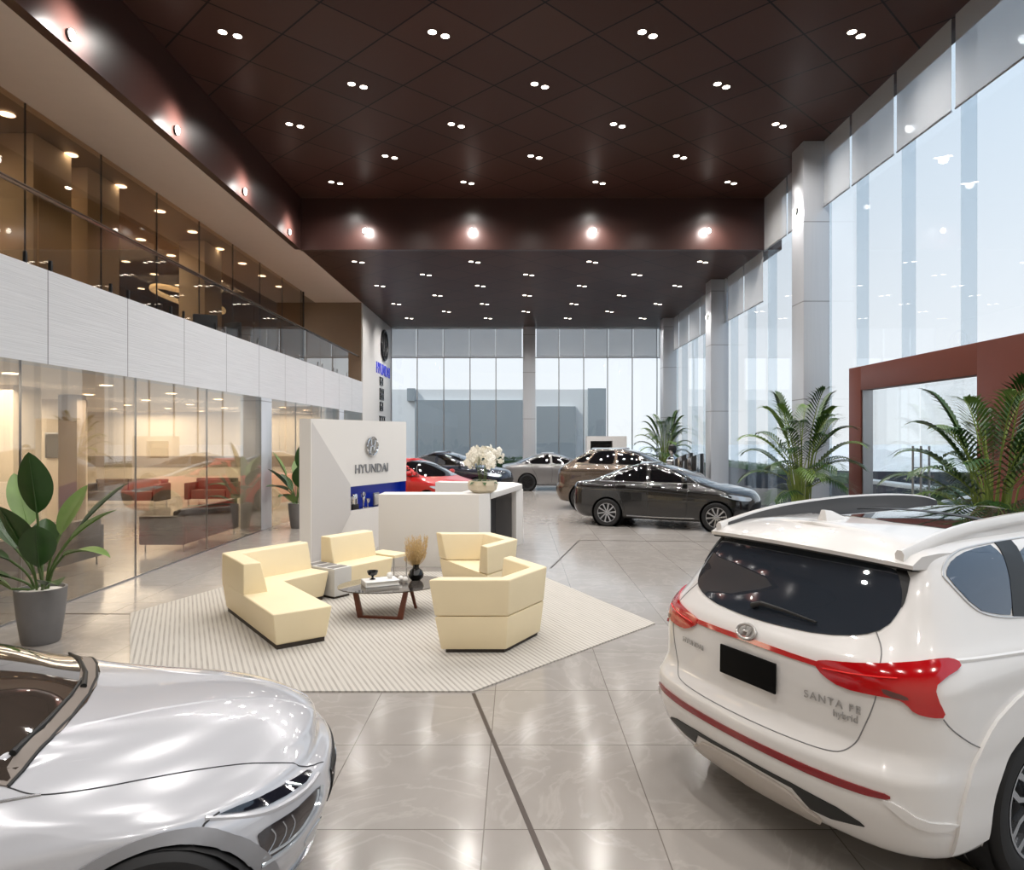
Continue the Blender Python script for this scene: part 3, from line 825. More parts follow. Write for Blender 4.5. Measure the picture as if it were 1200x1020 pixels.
MB().lathe([(1e-6,0),(.05,0),(.085,.035),(.095,.075),(.075,.12),(.042,.145),(.036,.17),(.045,.195),(.038,.195),(.03,.17),(1e-6,.16)], 28, cap=False).build('vase_body', pmat('black_glazed_clay', (16,14,14), .22, noise=.15), vs_)
def grass(par, seed, n=230):
    r = random.Random(seed); mb = MB()
    for _ in range(n):
        a = r.uniform(0, 2*PI); s = r.uniform(.02, .15); h = r.uniform(.17, .46)
        p0 = Vector((math.cos(a)*.012, math.sin(a)*.012, .16)); p2 = Vector((math.cos(a)*s, math.sin(a)*s, h+.08)); p1 = Vector((math.cos(a)*s*.8, math.sin(a)*s*.8, .16+(h-.08)*.55))
        mb.tube([p0, p1, p2], [.0015, .0013, .001], 4)
        for k in range(9):
            q = p1.lerp(p2, .25+.09*k); d = Vector((r.uniform(-1,1), r.uniform(-1,1), r.uniform(.2,1.2))).normalized()*r.uniform(.018,.034); e = d.orthogonal().normalized()*.0035
            mb.add([q-e, q+e, q+d], [(0,1,2)])
    mb.build('dried_grass', pmat('dried_beige_grass', (206, 178, 128), .8, noise=.2), par, smooth=False, recalc=False)
grass(vs_, 5)

# ------------------------------------------------------------ reception
WH = pmat('warm_white_lacquer', (226, 223, 219), .38, noise=.015, nscale=1)
WH_SHADE = pmat('shaded_white_lacquer', (205, 202, 200), .4, noise=.015, nscale=1)
BLUE = pmat('royal_blue_niche', (18, 44, 150), .35, noise=.05, emit=.25)
def emblem(r, mat, name, parent, Mx, bold=.12, asp=1.0):
    mb = MB()
    el = [(r*math.cos(2*PI*k/40), 0, r*asp*math.sin(2*PI*k/40)) for k in range(40)]
    mb.tube(el, r*bold, 8, closed=True)
    def stroke(pts, w0): mb.tube([(a*r, 0, b*r*asp) for a, b in pts], [q*r for q in w0], 8)
    stroke([(-.52,-.72), (-.38,-.25), (-.30,.20), (-.22,.78)], [.07,.13,.13,.07])
    stroke([(.22,-.78), (.30,-.20), (.38,.25), (.52,.72)], [.07,.13,.13,.07])
    stroke([(-.36,-.16), (-.12,.02), (.12,.0), (.36,.18)], [.10,.12,.12,.10])
    o = mb.build(name, mat, parent); o.matrix_local = Mx; return o
pd = Vector((1.16, 2.6)).normalized(); pn = Vector((pd.y, -pd.x))          # along the face, out of the face (towards the hall)
PL = (pd*Vector((1.16,2.6)).length).length
rp = thing('reception_backdrop', 'tall white reception wall with chrome emblem and a long blue niche', 'partition wall', (-3.40, 11.3, 0))
W = lambda u, d=0: (pd.x*u+pn.x*d, pd.y*u+pn.y*d)
bv = Vector((-.19, 0))
def wq(u, z, d=0): return (*W(u, d), z)
UL = PL; NZ0, NZ1 = .77, 1.2; NU = .98
mb = MB()
front = [(0,0), (0,2.4), (UL,2.4), (UL,NZ1), (NU,NZ1+.0), (NU,NZ0), (UL,NZ0), (UL,0)]
nb_ = len(front)
vv = [wq(u, z) for u, z in front]+[(wq(u, z)[0]+bv.x, wq(u, z)[1], z) for u, z in front]
ff = [(0,1,2,3,4), (0,4,5), (0,5,6,7)]
ff += [tuple(reversed([i+nb_ for i in (0,1,2,3,4)])), tuple(reversed([i+nb_ for i in (0,4,5)])), tuple(reversed([i+nb_ for i in (0,5,6,7)]))]
ff += [(i, i+nb_, (i+1)%nb_+nb_, (i+1)%nb_) for i in range(nb_)]
mb.add(vv, ff).build('panel', WH, rp, smooth=False)
# the folded facet on the left of the face, its shading put into a greyer white
MB().add([wq(.03,2.34), wq(NU,1.24), wq(NU,.72), wq(.45,.02), wq(.03,.02), wq(.03,2.34,.004), wq(NU,1.24,.05), wq(NU,.72,.05), wq(.45,.02,.004), wq(.03,.02,.004)],
   [(5,6,7,8,9), (0,1,6,5), (1,2,7,6), (2,3,8,7), (3,4,9,8), (4,0,5,9)]).build('facet', WH_SHADE, rp, smooth=False)
nb2 = MB(); q = lambda u, z, d: (*W(u, d), z)
nb2.add([q(NU,NZ0,-.012), q(UL,NZ0,-.012), q(UL,NZ1,-.012), q(NU,NZ1,-.012), q(NU,NZ0,-.16), q(UL,NZ0,-.16), q(UL,NZ1,-.16), q(NU,NZ1,-.16)], [(4,5,6,7), (0,1,5,4), (3,7,6,2), (0,4,7,3), (1,2,6,5)])
nb2.build('niche_lining', BLUE, rp, smooth=False, recalc=False)
fm = lambda u, z, d: Matrix(((pd.x, -pn.x, 0, W(u, d)[0]), (pd.y, -pn.y, 0, W(u, d)[1]), (0, 0, 1, z), (0, 0, 0, 1)))
emblem(.165, M['chrome'], 'emblem', rp, fm(1.66, 1.92, .03))
tm = Matrix.Rotation(PI/2, 4, 'X')
text('lettering', 'HYUNDAI', .235, M['steel'], rp, fm(1.68, 1.50, .01) @ tm, .008)
# things standing in the niche
GL_ = [(.10, 'silver coffee canister at the left end of the blue niche'), (.25, 'silver and black coffee machine standing in the blue niche'), (.56, 'small silver figure trophy standing in the blue niche'), (.70, 'short silver cup standing beside the figure trophy'), (.98, 'silver framed plaque standing in the blue niche'), (1.20, 'small silver trophy at the right of the niche')]
for i, (du, lb) in enumerate(GL_):
    u = NU+du*.95
    th = thing(('canister', 'coffee_machine', 'figure_trophy', 'trophy_cup', 'plaque', 'trophy_cup')[i], lb, ('canister', 'coffee machine', 'trophy', 'trophy', 'plaque', 'trophy')[i], (-3.40+W(u, -.07)[0], 11.3+W(u, -.07)[1], NZ0+.001), math.atan2(pd.y, pd.x))
    if i in (0,): 
        MB().lathe([(1e-6,0),(.05,0),(.052,.02),(.052,.24),(.03,.27),(1e-6,.28)], 20, cap=False).build('canister_body', M['chrome'], th)
    elif i == 1:
        MB().box(-.09,.09,-.06,.06,0,.10).build('base', M['dark'], th, bevel=.008); MB().lathe([(.07,.10),(.075,.12),(.075,.26),(.06,.29),(1e-6,.29)], 20).build('tank', M['chrome'], th)
    elif i == 2:
        MB().lathe([(1e-6,0),(.05,0),(.05,.025),(.015,.04),(.012,.08),(.03,.14),(.036,.2),(.02,.23),(.03,.26),(.022,.30),(1e-6,.31)], 18, cap=False).build('figure', M['chrome'], th)
        for s in (-1, 1): MB().tube([(s*.03,0,.2),(s*.06,0,.23),(s*.055,0,.29)], .009, 8).build('arm', M['chrome'], th)
    elif i == 4:
        MB().box(-.09,.09,-.012,.012,0,.26).build('frame', M['steel'], th, bevel=.005); MB().box(-.07,.07,-.02,-.012,.03,.23).build('plate', M['chrome'], th, bevel=.004)
    else:
        MB().lathe([(1e-6,0),(.035,0),(.035,.015),(.01,.03),(.01,.07),(.04,.11),(.045,.17),(.04,.17),(1e-6,.10)], 18, cap=False).build('cup', M['chrome'], th)
# desk
rd = thing('reception_desk', 'white angular reception desk wrapping round an open side with slab end', 'desk', (-2.22, 11.0, 0))
D = lambda x, y: (x+2.22, y-11.0)
Z1 = 1.17
MB().prism([D(-2.22,11.0), D(-.60,11.0), D(-.43,11.22), D(-.43,11.5), D(-2.22,11.5)], 0, Z1).build('front_block', WH, rd, bevel=.006)
top = [D(-.43,11.22), D(.10,13.5), D(-.15,13.95), D(-1.53,14.25), D(-1.53,13.75), D(-.5,13.5), D(-.95,11.5), D(-.43,11.5)]
MB().prism([D(-.42,11.24), D(.12,13.45), D(-.45,13.55), D(-.93,11.52), D(-.42,11.52)], Z1-.10, Z1-.003).build('side_counter', WH, rd, bevel=.005)
MB().prism([D(.12,13.46), D(-.05,13.95), D(-1.60,14.3), D(-1.66,13.98), D(-.20,13.58)], 0, Z1).build('back_block', WH, rd, bevel=.006)
MB().prism([D(.0,13.16), D(.135,13.455), D(.03,13.50), D(-.09,13.20)], 0, Z1-.1).build('end_slab', WH, rd, bevel=.004)
ip_ = pmat('mid_grey_panel', (112,110,110), .5, noise=.03)
MB().prism([D(-.92,11.6), D(-.86,11.6), D(-.40,13.3), D(-.46,13.3)], 0, Z1-.1).build('inner_panel', pmat('dark_grey_panel', (78,77,78), .5, noise=.03), rd, smooth=False)
MB().prism([D(-.45,13.34), D(-.08,13.22), D(-.06,13.26), D(-.43,13.38)], 0, Z1-.1).build('inner_panel', ip_, rd, smooth=False)
# orchid
op = thing('potted_orchid', 'large white orchid in a low beige bowl on the reception desk', 'potted plant', (-.56, 11.37, Z1))
POT = pmat('beige_faceted_ceramic', (216, 204, 180), .45, noise=.06)
MB().lathe([(1e-6,0),(.16,0),(.235,.05),(.25,.13),(.235,.20),(.22,.20),(.22,.16),(1e-6,.16)], 10, cap=False).build('bowl', POT, op, smooth=False)
def orchid(par, seed=11):
    r = random.Random(seed); st = MB(); fl = MB(); lf = MB()
    for k in range(9):
        a = 2*PI*k/9+r.uniform(-.3,.3); R_ = r.uniform(.16,.34); h = r.uniform(.55,.74)
        P = [Vector((math.cos(a)*.05, math.sin(a)*.05, .16)), Vector((math.cos(a)*.09, math.sin(a)*.09, h*.7)), Vector((math.cos(a)*R_*.55, math.sin(a)*R_*.55, h)), Vector((math.cos(a)*R_, math.sin(a)*R_, h*.93)), Vector((math.cos(a)*(R_+.09), math.sin(a)*(R_+.09), h*.72))]
        st.tube(chaikin(P, 2, closed=False), .005, 5)
        for j in range(25):
            t_ = .40+.6*j/24; q = Vector(P[min(3, int(t_*4))]).lerp(Vector(P[min(4, int(t_*4)+1)]), t_*4-int(t_*4))+Vector((r.uniform(-.06,.06), r.uniform(-.06,.06), r.uniform(-.05,.05)))
            nd = Vector((math.cos(a)+r.uniform(-.8,.8), math.sin(a)-.6+r.uniform(-.8,.8), r.uniform(-.3,.5))).normalized(); u = nd.orthogonal().normalized(); v_ = nd.cross(u)
            for m in range(5):
                an = 2*PI*m/5; d = u*math.cos(an)+v_*math.sin(an); e = nd.cross(d); s = .052
                fl.add([q+nd*.006, q+d*s*.6+e*s*.42+nd*.004, q+d*s-nd*.008, q+d*s*.6-e*s*.42+nd*.004], [(0,1,2,3)])
    for k in range(7):
        a = 2*PI*k/7+.4; d = Vector((math.cos(a), math.sin(a), 0)); e = Vector((-d.y, d.x, 0))
        for i in range(4):
            t0, t1 = i/4, (i+1)/4; w0, w1 = .05*math.sin(PI*(.1+.9*t0)), .05*math.sin(PI*(.1+.9*t1))
            p = lambda t: d*(.05+.26*t)+Vector((0,0,.17+.16*t-.2*t*t))
            lf.add([p(t0)-e*w0, p(t1)-e*w1, p(t1)+e*w1, p(t0)+e*w0], [(0,1,2,3)])
    st.build('stem', pmat('orchid_stem', (84,104,56), .6, noise=.15), par); fl.build('flower', pmat('white_orchid_petal', (248,244,232), .6, noise=.03), par, smooth=False, recalc=False); lf.build('foliage', pmat('orchid_leaf', (52,86,42), .45, noise=.15), par, recalc=False)
orchid(op)

# ------------------------------------------------------------ plants
LEAF = pmat('glossy_green_leaf', (44, 76, 30), .38, noise=.35, nscale=5)
LEAFL = pmat('pale_green_leaf', (104, 132, 66), .42, noise=.3, nscale=5)
STEM = pmat('green_stem', (72, 96, 44), .5, noise=.2)
CON = pmat('grey_concrete_pot', (118, 116, 116), .75, noise=.12, nscale=7, bump=.2, bscale=60)
PEB = pmat('white_pebble_fill', (222, 218, 212), .8, noise=.12, nscale=60, bump=.6, bscale=50)
def broad_plant(x, y, s, label, seed, leaves, rz=0):
    th = thing('broadleaf_pot_plant', label, 'potted plant', (x, y, 0), rz, 'broad-leaved plants in grey pots', (s, s, s))
    MB().lathe([(1e-6,0),(.17,0),(.185,.02),(.225,.30),(.245,.52),(.25,.60),(.225,.60),(.22,.55),(1e-6,.55)], 36, cap=False).build('pot', CON, th)
    MB().lathe([(.222,.565),(.1,.585),(1e-6,.588)], 24, cap=False).build('pebbles', PEB, th)
    r = random.Random(seed); st = MB(); lf = MB(); ll = MB()
    for (az, reach, h, ln, wd, tilt, light) in leaves:
        a = math.radians(az); d = Vector((math.cos(a), math.sin(a), 0)); sd = Vector((-d.y, d.x, 0))
        b = d*.06+sd*r.uniform(-.05,.05)+Vector((0,0,.57)); tip = d*reach+Vector((0,0,h)); mid = b.lerp(tip, .55)-d*reach*.22
        st.tube(chaikin([b, mid, tip], 2, closed=False), .013, 7)
        ax_ = (d*math.cos(math.radians(tilt))+Vector((0,0,1))*math.sin(math.radians(tilt)))
        N = 14; mbx = ll if light else lf; rows = []
        for i in range(N+1):
            t_ = i/N; w_ = wd*(math.sin(PI*min(1, t_**.85))**.75)*(1 if 0 < i < N else .02)
            bend = Vector((0,0,-1))*ln*.32*t_*t_*(math.cos(math.radians(tilt))**2+.12)
            c = tip+ax_*ln*t_+bend
            up = ax_.cross(sd).normalized()
            rows.append([c-sd*w_+up*w_*.28, c-sd*w_*.5+up*w_*.10, c, c+sd*w_*.5+up*w_*.10, c+sd*w_+up*w_*.28])
        v = [p for row in rows for p in row]; f = [(i*5+j, i*5+j+1, (i+1)*5+j+1, (i+1)*5+j) for i in range(N) for j in range(4)]
        mbx.add(v, f)
        mbx.tube([row[2]-up*.004 for row in rows], [.008*(1-i/N)+.002 for i in range(N+1)], 5)
    st.build('stem', STEM, th); lf.build('foliage', LEAF, th, recalc=False, ang=60)
    if ll.v: ll.build('foliage', LEAFL, th, recalc=False, ang=60)
    return th
BP = [(-80,.08,1.42,.74,.175,76,0),(30,.34,1.22,.80,.14,52,0),(150,.28,1.25,.74,.16,64,1),(178,.28,1.02,.72,.15,50,0),(-20,.36,.98,.72,.11,20,1),(-60,.24,.86,.62,.17,62,0),(-105,.16,.98,.70,.19,64,0),
      (195,.30,.92,.70,.15,28,0),(215,.26,.74,.62,.14,24,0),(-140,.26,.62,.56,.15,42,1),(70,.22,1.15,.7,.15,62,1),(8,.30,1.12,.66,.11,44,1),(-45,.26,.66,.62,.12,26,0),(120,.2,.9,.6,.15,55,0)]
broad_plant(-4.86, 6.98, .93, 'big broad-leaved plant in grey pot by the left glass, nearest the camera', 2, BP)
broad_plant(-5.02, 15.75, .95, 'broad-leaved plant in grey pot between the metal column and reception panel', 3, BP, math.radians(40))
def palm(x, y, s, label, seed, nf=34, pot=True):
    th = thing('areca_palm', label, 'potted plant', (x, y, 0), 0, 'tall areca palms along the right side', (s, s, s))
    MB().lathe([(1e-6,0),(.20,0),(.215,.02),(.27,.45),(.28,.52),(.25,.52),(.25,.46),(1e-6,.46)], 30, cap=False).build('pot', CON, th)
    MB().lathe([(.252,.47),(.1,.49),(1e-6,.492)], 20, cap=False).build('soil', pmat('dark_soil', (44,34,26), .9, noise=.3), th)
    r = random.Random(seed); st = MB(); lf = MB(); ll = MB()
    for k in range(nf):
        a = 2*PI*k*.382+r.uniform(-.25,.25); lev = k/nf
        el = math.radians(80-58*(lev**1.1)+r.uniform(-6,6)); d = Vector((math.cos(a), math.sin(a), 0)); sd = Vector((-d.y, d.x, 0))
        base = d*r.uniform(.02,.12)+sd*r.uniform(-.06,.06)+Vector((0,0,.48)); hh = 1.55-.95*lev+r.uniform(-.1,.1)
        p1 = base+Vector((0,0,hh*.55))+d*.05; p2 = base+Vector((0,0,hh))+d*.14; ln = r.uniform(.85,1.1)*(1.0 if lev < .7 else .8)
        drop = .20+.30*lev
        def fr(t_): return p2+(d*math.cos(el)+Vector((0,0,1))*math.sin(el))*ln*t_+Vector((0,0,-drop*ln*t_*t_*t_))+d*.12*t_*t_
        path = [base, p1, p2]+[fr(t_/8) for t_ in range(1, 9)]
        st.tube(path, [.016, .014, .010]+[.008*(1-t_/9) +.002 for t_ in range(8)], 6)
        NL = 17
        tgt = ll if r.random() < .35 else lf
        for i in range(NL):
            t_ = .06+.94*i/NL; c = fr(t_); tg = (fr(min(1, t_+.03))-fr(t_-.03)).normalized()
            for s_ in (-1, 1):
                L_ = .42*math.sin(PI*(.14+.78*t_))+.05; dr = (sd*s_*(1.0-.35*t_)+tg*(.55+.6*t_)+Vector((0,0,.08))).normalized()
                e = dr.cross(Vector((0,0,1))).normalized()*.0175
                q1 = c+dr*L_*.5+Vector((0,0,-.01)); q2 = c+dr*L_+Vector((0,0,-.09*L_/.36-r.uniform(0,.04)))
                tgt.add([c-e*.4, c+e*.4, q1+e, q1-e, q2], [(0,1,2,3), (3,2,4)])
    st.build('stem', pmat('yellow_green_cane', (132,150,70), .5, noise=.15), th); lf.build('foliage', LEAF, th, smooth=False, recalc=False); ll.build('foliage', LEAFL, th, smooth=False, recalc=False)
    return th
palm(5.15, 12.33, 1.02, 'tall palm in front of the near right metal column', 21)
palm(5.18, 7.40, .96, 'tall palm in front of the brown portal, nearest the camera', 22, 38)
palm(5.78, 26.6, 1.10, 'palm far back by the right corner behind the cars', 23)

# ------------------------------------------------------------ entrance portal and doors
PX = 6.3
ep = thing('entrance_portal', 'red-brown metal entrance portal framing the glass doors in the right wall', 'door frame', (PX, 8.0, 0))
MB().box(0, .22, 4.49, 4.93, 0, 3.39).build('jamb', M['bronze'], ep, bevel=.006)
MB().box(0, .22, -.2, 1.34, 0, 3.39).build('jamb', M['bronze'], ep, bevel=.006)
MB().box(0, .22, 1.34, 4.49, 2.95, 3.39).build('header', M['bronze'], ep, bevel=.006)
MB().box(.02, .20, 4.44, 4.49, 0, 2.95).build('reveal_strip', M['steel'], ep, smooth=False)
DG = glassmat('door_glass', (.95,.97,.98), 1.0)
for i, (y0, y1) in enumerate(((9.36, 10.88), (10.92, 12.42))):
    dr = struct(MB().box(PX+.14, PX+.155, y0, y1, .01, 2.93).build('door_%d' % (i+1), DG, smooth=False))
    hy = y1-.09 if i == 0 else y0+.09
    for xx in (-.05, .08):
        MB().tube([(PX+.147+xx, hy, .75), (PX+.147+xx, hy, 1.95)], .017, 10).tube([(PX+.147+xx, hy, 1.6), (PX+.147, hy, 1.6)], .010, 6).tube([(PX+.147+xx, hy, .95), (PX+.147, hy, .95)], .010, 6).build('door_handle', M['steel'], dr)
# ------------------------------------------------------------ balcony railing, gallery and lounge
br = thing('balcony_railing', 'glass balcony railing with dark metal handrail on top of the white fascia', 'railing', (-5.80, 0, 4.12))
MB().tube([(0, YN+.5, .93), (0, 25.15, .93)], .032, 10).build('handrail', pmat('dark_bronze_handrail', (120, 104, 92), .22, .9, noise=.05), br)
for k in range(14):
    y0 = 8.28+1.7*(k-5); 
    if y0+1.7 > 25.2: break
    MB().box(-.006, .006, y0+.015, y0+1.685, .03, .90).build('glass_panel', M['rail'], br, smooth=False)
    for yy in (y0+.22, y0+1.48): MB().box(-.02, .02, yy-.016, yy+.016, 0, .17).build('post', M['dark'] if k < 8 else M['steel'], br, bevel=.004)
for k, y in enumerate((11.1, 12.5, 17.2)):
    struct(MB().box(-8.5, -7.85, y, y+(1.0 if k != 0 else .95), 3.6, ZL).build('column', M['cream'], bevel=.01), 'cream pier upstairs behind the bronze glass')
def disc_light(x, y, z, label, group, r=.11):
    th = thing('round_downlight', label, 'ceiling light', (x, y, z), group=group)
    MB().lathe([(r, -.003), (r+.015, -.008), (r+.018, 0), (r, 0)], 18, cap=False).build('trim_ring', M['white'], th)
    MB().lathe([(1e-6, -.004), (r, -.004)], 18, cap=False).build('lens', M['lamp'], th, recalc=False)
G1 = 'downlights on the upstairs ceiling'; G2 = 'downlights on the lounge ceiling'
for r_i, x in enumerate((-7.8, -9.4, -11.0, -12.5)):
    for k in range(10):
        if -1.34*x+1.5*k > 23: break
        disc_light(x, -1.34*x+1.5*k, ZL-.001, 'round warm downlight upstairs, %s from the camera, %s row behind the glass' % (ORD[k], ORD[r_i]), G1)
for yy in (9, 13, 17, 21): area(-10, yy, ZL-.25, 2.4, 2.4, 130, (1, .86, .70))
for r_i, x in enumerate((-7.0, -8.9, -10.8, -12.7)):
    for k in range(7):
        if -1.35*x+2.2*k > 23.6: break
        disc_light(x, -1.35*x+2.2*k, 2.975, 'round warm lounge downlight, %s from the camera, %s row from the glass' % (ORD[k], ORD[r_i]), G2, .10)
for yy in (6, 10.5, 15, 19.5, 22.6):
    for xx in (-8, -12.5): area(xx, yy, 2.9, 2.2, 2.2, LOUNGE_E, (1, .90, .76))
rg = thing('ring_pendant_light', 'pale oval ring pendant light hanging upstairs behind the glass', 'pendant light', (-9.2, 19.3, 5.95))
mb = MB(); ovl = []
for k in range(48):
    a = 2*PI*k/48; ovl.append((.42*math.cos(a), 1.85*math.copysign(abs(math.sin(a))**.7, math.sin(a)), 0))
mb.tube(ovl, .07, 8, closed=True).build('ring', pmat('glowing_cream_ring', (250, 226, 180), .5, noise=0, emit=1.1, ecol=(1, .82, .55, 1)), rg)
MB().box(-.40, .40, -.03, .03, -.02, .02).build('cross_bar', M['steel'], rg)
for s in (-1, 1): MB().tube([(0, s*1.85, 0), (0, s*1.85, 1.08)], .006, 5).build('cable', M['steel'], rg)
# upstairs chairs by the railing
def office_chair(x, y, rz, label):
    th = thing('swivel_chair', label, 'chair', (x, y, 3.6), rz, 'dark swivel chairs upstairs')
    MB().box(-.24, .24, -.24, .24, .44, .52).build('seat', M['black'], th, bevel=.03); MB().box(-.24, .24, .2, .28, .5, 1.08).build('backrest', M['black'], th, bevel=.03)
    MB().tube([(0,0,.06),(0,0,.44)], .03, 8).build('pole', M['steel'], th)
    mb = MB()
    for k in range(5): mb.tube([(0,0,.08),(.28*math.cos(2*PI*k/5), .28*math.sin(2*PI*k/5), .03)], .02, 6)
    mb.build('base', M['steel'], th)
office_chair(-6.45, 14.2, .5, 'black swivel chair upstairs behind the railing, nearest the ring pendant')
office_chair(-6.5, 15.2, -.4, 'black swivel chair upstairs behind the railing, second from the ring pendant')
# lounge sofas
DS = pmat('dark_brown_leather', (66, 58, 54), .45, noise=.08); DS2 = pmat('dark_taupe_leather', (92, 80, 72), .5, noise=.08)
def dark_sofa(x, y, rz, ln, label, mat, n=2, cush=None):
    th = thing('lounge_sofa', label, 'sofa', (x, y, 0), rz)
    MB().box(-ln/2+.12, ln/2-.12, -.36, .30, .16, .44).build('seat', mat, th, bevel=.03)
    MB().box(-ln/2, ln/2, .26, .42, .14, .78).build('backrest', mat, th, bevel=.03)
    for s in (-1, 1): MB().box(s*ln/2-.07, s*ln/2+.07, -.40, .42, .14, .66).build('arm', mat, th, bevel=.025)
    for sx_ in (-1, 1):
        for sy in (-.34, .36): MB().tube([(sx_*(ln/2-.04), sy, 0), (sx_*(ln/2-.04), sy, .15)], .014, 8).build('leg', M['steel'], th)
    for i in range(n):
        w_ = (ln-.26)/n; MB().box(-ln/2+.13+i*w_+.01, -ln/2+.13+(i+1)*w_-.01, .10, .26, .42, .80 if cush else .74).build('back_cushion', cush or mat, th, bevel=.05)
dark_sofa(-6.42, 13.55, PI*1.5, 2.3, 'dark brown lounge sofa behind the left glass next to the metal column', DS)
dark_sofa(-7.25, 10.3, PI*1.5, 1.9, 'dark lounge sofa behind the glass beside the big grey pot', DS)
dark_sofa(-6.9, 8.1, PI*1.5, 1.7, 'dark lounge sofa at the far left edge behind the big plant', DS)
dark_sofa(-12.0, 21.0, 0, 2.2, 'dark taupe sofa with two brown cushions at the back of the lounge', DS2, 2, pmat('tan_cushion', (128, 108, 92), .8, noise=.08))
dark_sofa(-9.6, 21.6, 0, 1.3, 'small dark taupe sofa at the back of the lounge, right of the two-cushion sofa', DS2, 1)
lt = thing('low_lounge_table', 'low dark table between the lounge sofas behind the glass', 'table', (-9.2, 13.6, 0))
MB().box(-.5, .5, -.35, .35, .32, .36).build('table_top', DS2, lt, bevel=.01)
for a in (-.45, .45):
    for b in (-.3, .3): MB().tube([(a, b, 0), (a, b, .33)], .015, 8).build('leg', M['steel'], lt)
struct(MB().box(-9.5, -8.55, 11.6, 12.3, 0, 2.98).build('column', M['cream'], bevel=.01), 'cream square pillar inside the lounge at the left edge')
struct(MB().box(-9.6, -9.2, 14.3, 14.6, 0, 2.98).build('column', M['creamband'], bevel=.01), 'grey-brown pillar inside the lounge')
wp = thing('wall_picture', 'grey rectangular picture hanging in the lounge', 'picture', (-10.7, 16, 1.9))
MB().box(-.35, .35, 0, .04, -.3, .3).build('frame', M['steel'], wp, bevel=.005); MB().box(-.31, .31, -.005, 0, -.26, .26).build('canvas', pmat('grey_canvas', (120,118,116), .7, noise=.2, nscale=2), wp)
struct(MB().box(-11.2, -10.2, 16.05, 16.25, 0, 2.98).build('column', M['cream'], bevel=.01), 'cream pillar in the lounge carrying the grey picture')
# signs on the logo pier
pm_ = lambda y, z: Matrix(((0, 0, 1, XL+.002), (1, 0, 0, y), (0, 1, 0, z), (0, 0, 0, 1)))
sg = thing('wall_emblem', 'round dark metal emblem high on the pale pier', 'sign', (0, 0, 0))
BL2 = pmat('dark_steel_letter', (34, 34, 36), .35, .4, noise=.05)
e_ = emblem(.62, BL2, 'emblem_ring', sg, Matrix(((0, -1, 0, XL+.06), (1, 0, 0, 29.15), (0, 0, 1, 6.0), (0, 0, 0, 1))), .085)
s2_ = thing('wall_lettering', 'bright blue lettering below the emblem on the pale pier', 'sign', (0, 0, 0))
BLET = pmat('blue_letter', (24, 36, 170), .35, noise=.04, emit=.5)
text('lettering', 'HYUNDAI', .66, BLET, s2_, pm_(29.05, 4.90), .04)
def glyph(y, z, w_, h, seed, label):
    th = thing('wall_character', label, 'sign', (XL+.002, y, z), group='dark characters on the pale pier')
    r = random.Random(seed); mb = MB(); t_ = h*.13
    for q in (-.5, .0, .5): mb.box(0, .05, -w_/2, w_/2, q*h*.84-t_/2, q*h*.84+t_/2)
    for q in ((-.5, .5) if seed % 2 else (-.5, .05, .5)): mb.box(0, .05, q*w_*.86-t_/2, q*w_*.86+t_/2, -h*.45, h*.45)
    mb.box(0, .05, -w_*.12, w_*.3, -h*.25, -h*.25+t_); mb.build('stroke', BL2, th, smooth=False)
for i, (z, w_, h) in enumerate(((4.42, .62, .36), (3.88, .80, .50), (3.36, .62, .38), (2.76, 1.1, .42))):
    glyph(28.6+(w_-.62)*.4, z, w_, h, i+1, 'dark character on the pale pier, %s below the blue lettering' % ORD[i])
spot(-4.2, 26.2, 6.9, 160, 60, .08, tgt=(XL, 28.8, 5.2))

# ------------------------------------------------------------ kiosk and sculptural chairs near the back right corner
ks = thing('display_kiosk', 'white frame-like display kiosk with dark recess behind the taupe car', 'kiosk', (3.55, 28.7, 0))
MB().box(-.62, -.46, -.3, .3, 0, 2.12).box(.46, 1.05, -.3, .3, 0, 2.12).box(-.46, .46, -.3, .3, 1.92, 2.12).box(-.46, .46, -.3, .3, 0, 1.2).build('frame', M['white'], ks, smooth=False)
MB().box(-.46, .46, .0, .28, 1.2, 1.92).build('recess', M['black'], ks, smooth=False); MB().box(-.40, .40, -.04, .0, 1.62, 1.80).build('screen', pmat('dark_screen', (26,20,20), .15, noise=.1), ks)
STR = pmat('polished_dark_chrome', (176, 178, 180), .12, 1, noise=.05)
def barrel_chair(par, x, z0, r_, h):
    for k in range(11):
        a0 = math.radians(-30+24*k); a1 = a0+math.radians(23)
        v = []
        for a in (a0, a1):
            for rr in (r_, r_-.06): 
                for z in (z0, z0+h*(.72+.28*math.sin(a*.5+.4)**2)): v.append((x+rr*math.cos(a), rr*math.sin(a), z))
        MB().add(v, [(0,1,5,4),(2,6,7,3),(0,2,3,1),(4,5,7,6),(1,3,7,5),(0,4,6,2)]).build('back_slat', STR if k % 2 else M['black'], par, bevel=.012)
    MB().lathe([(1e-6, z0+.02), (r_-.06, z0+.02), (r_-.06, z0+h*.42), (r_*.5, z0+h*.47), (1e-6, z0+h*.47)], 24, M=Matrix.Translation((x, 0, 0)), cap=False).build('seat', M['black'], par)
def display_chair(x, y, rz, label):
    th = thing('barrel_chair', label, 'chair', (x, y, 0), rz, 'striped barrel chairs by the right glass')
    MB().box(-.36, .36, -.36, .36, 0, .50).build('plinth', M['white'], th, bevel=.01)
    barrel_chair(th, 0, .50, .33, 1.08); return th
display_chair(5.56, 21.42, PI, 'dark and silver striped barrel chair on a plinth, nearer the second column')
display_chair(5.52, 22.5, PI, 'dark and silver striped barrel chair on a plinth, left of the other')
sc = thing('bust_sculpture', 'tall chrome bust sculpture on a white plinth near the back right corner', 'sculpture', (5.32, 23.25, 0))
MB().box(-.22, .22, -.22, .22, 0, 1.05).build('plinth', M['white'], sc, bevel=.01)
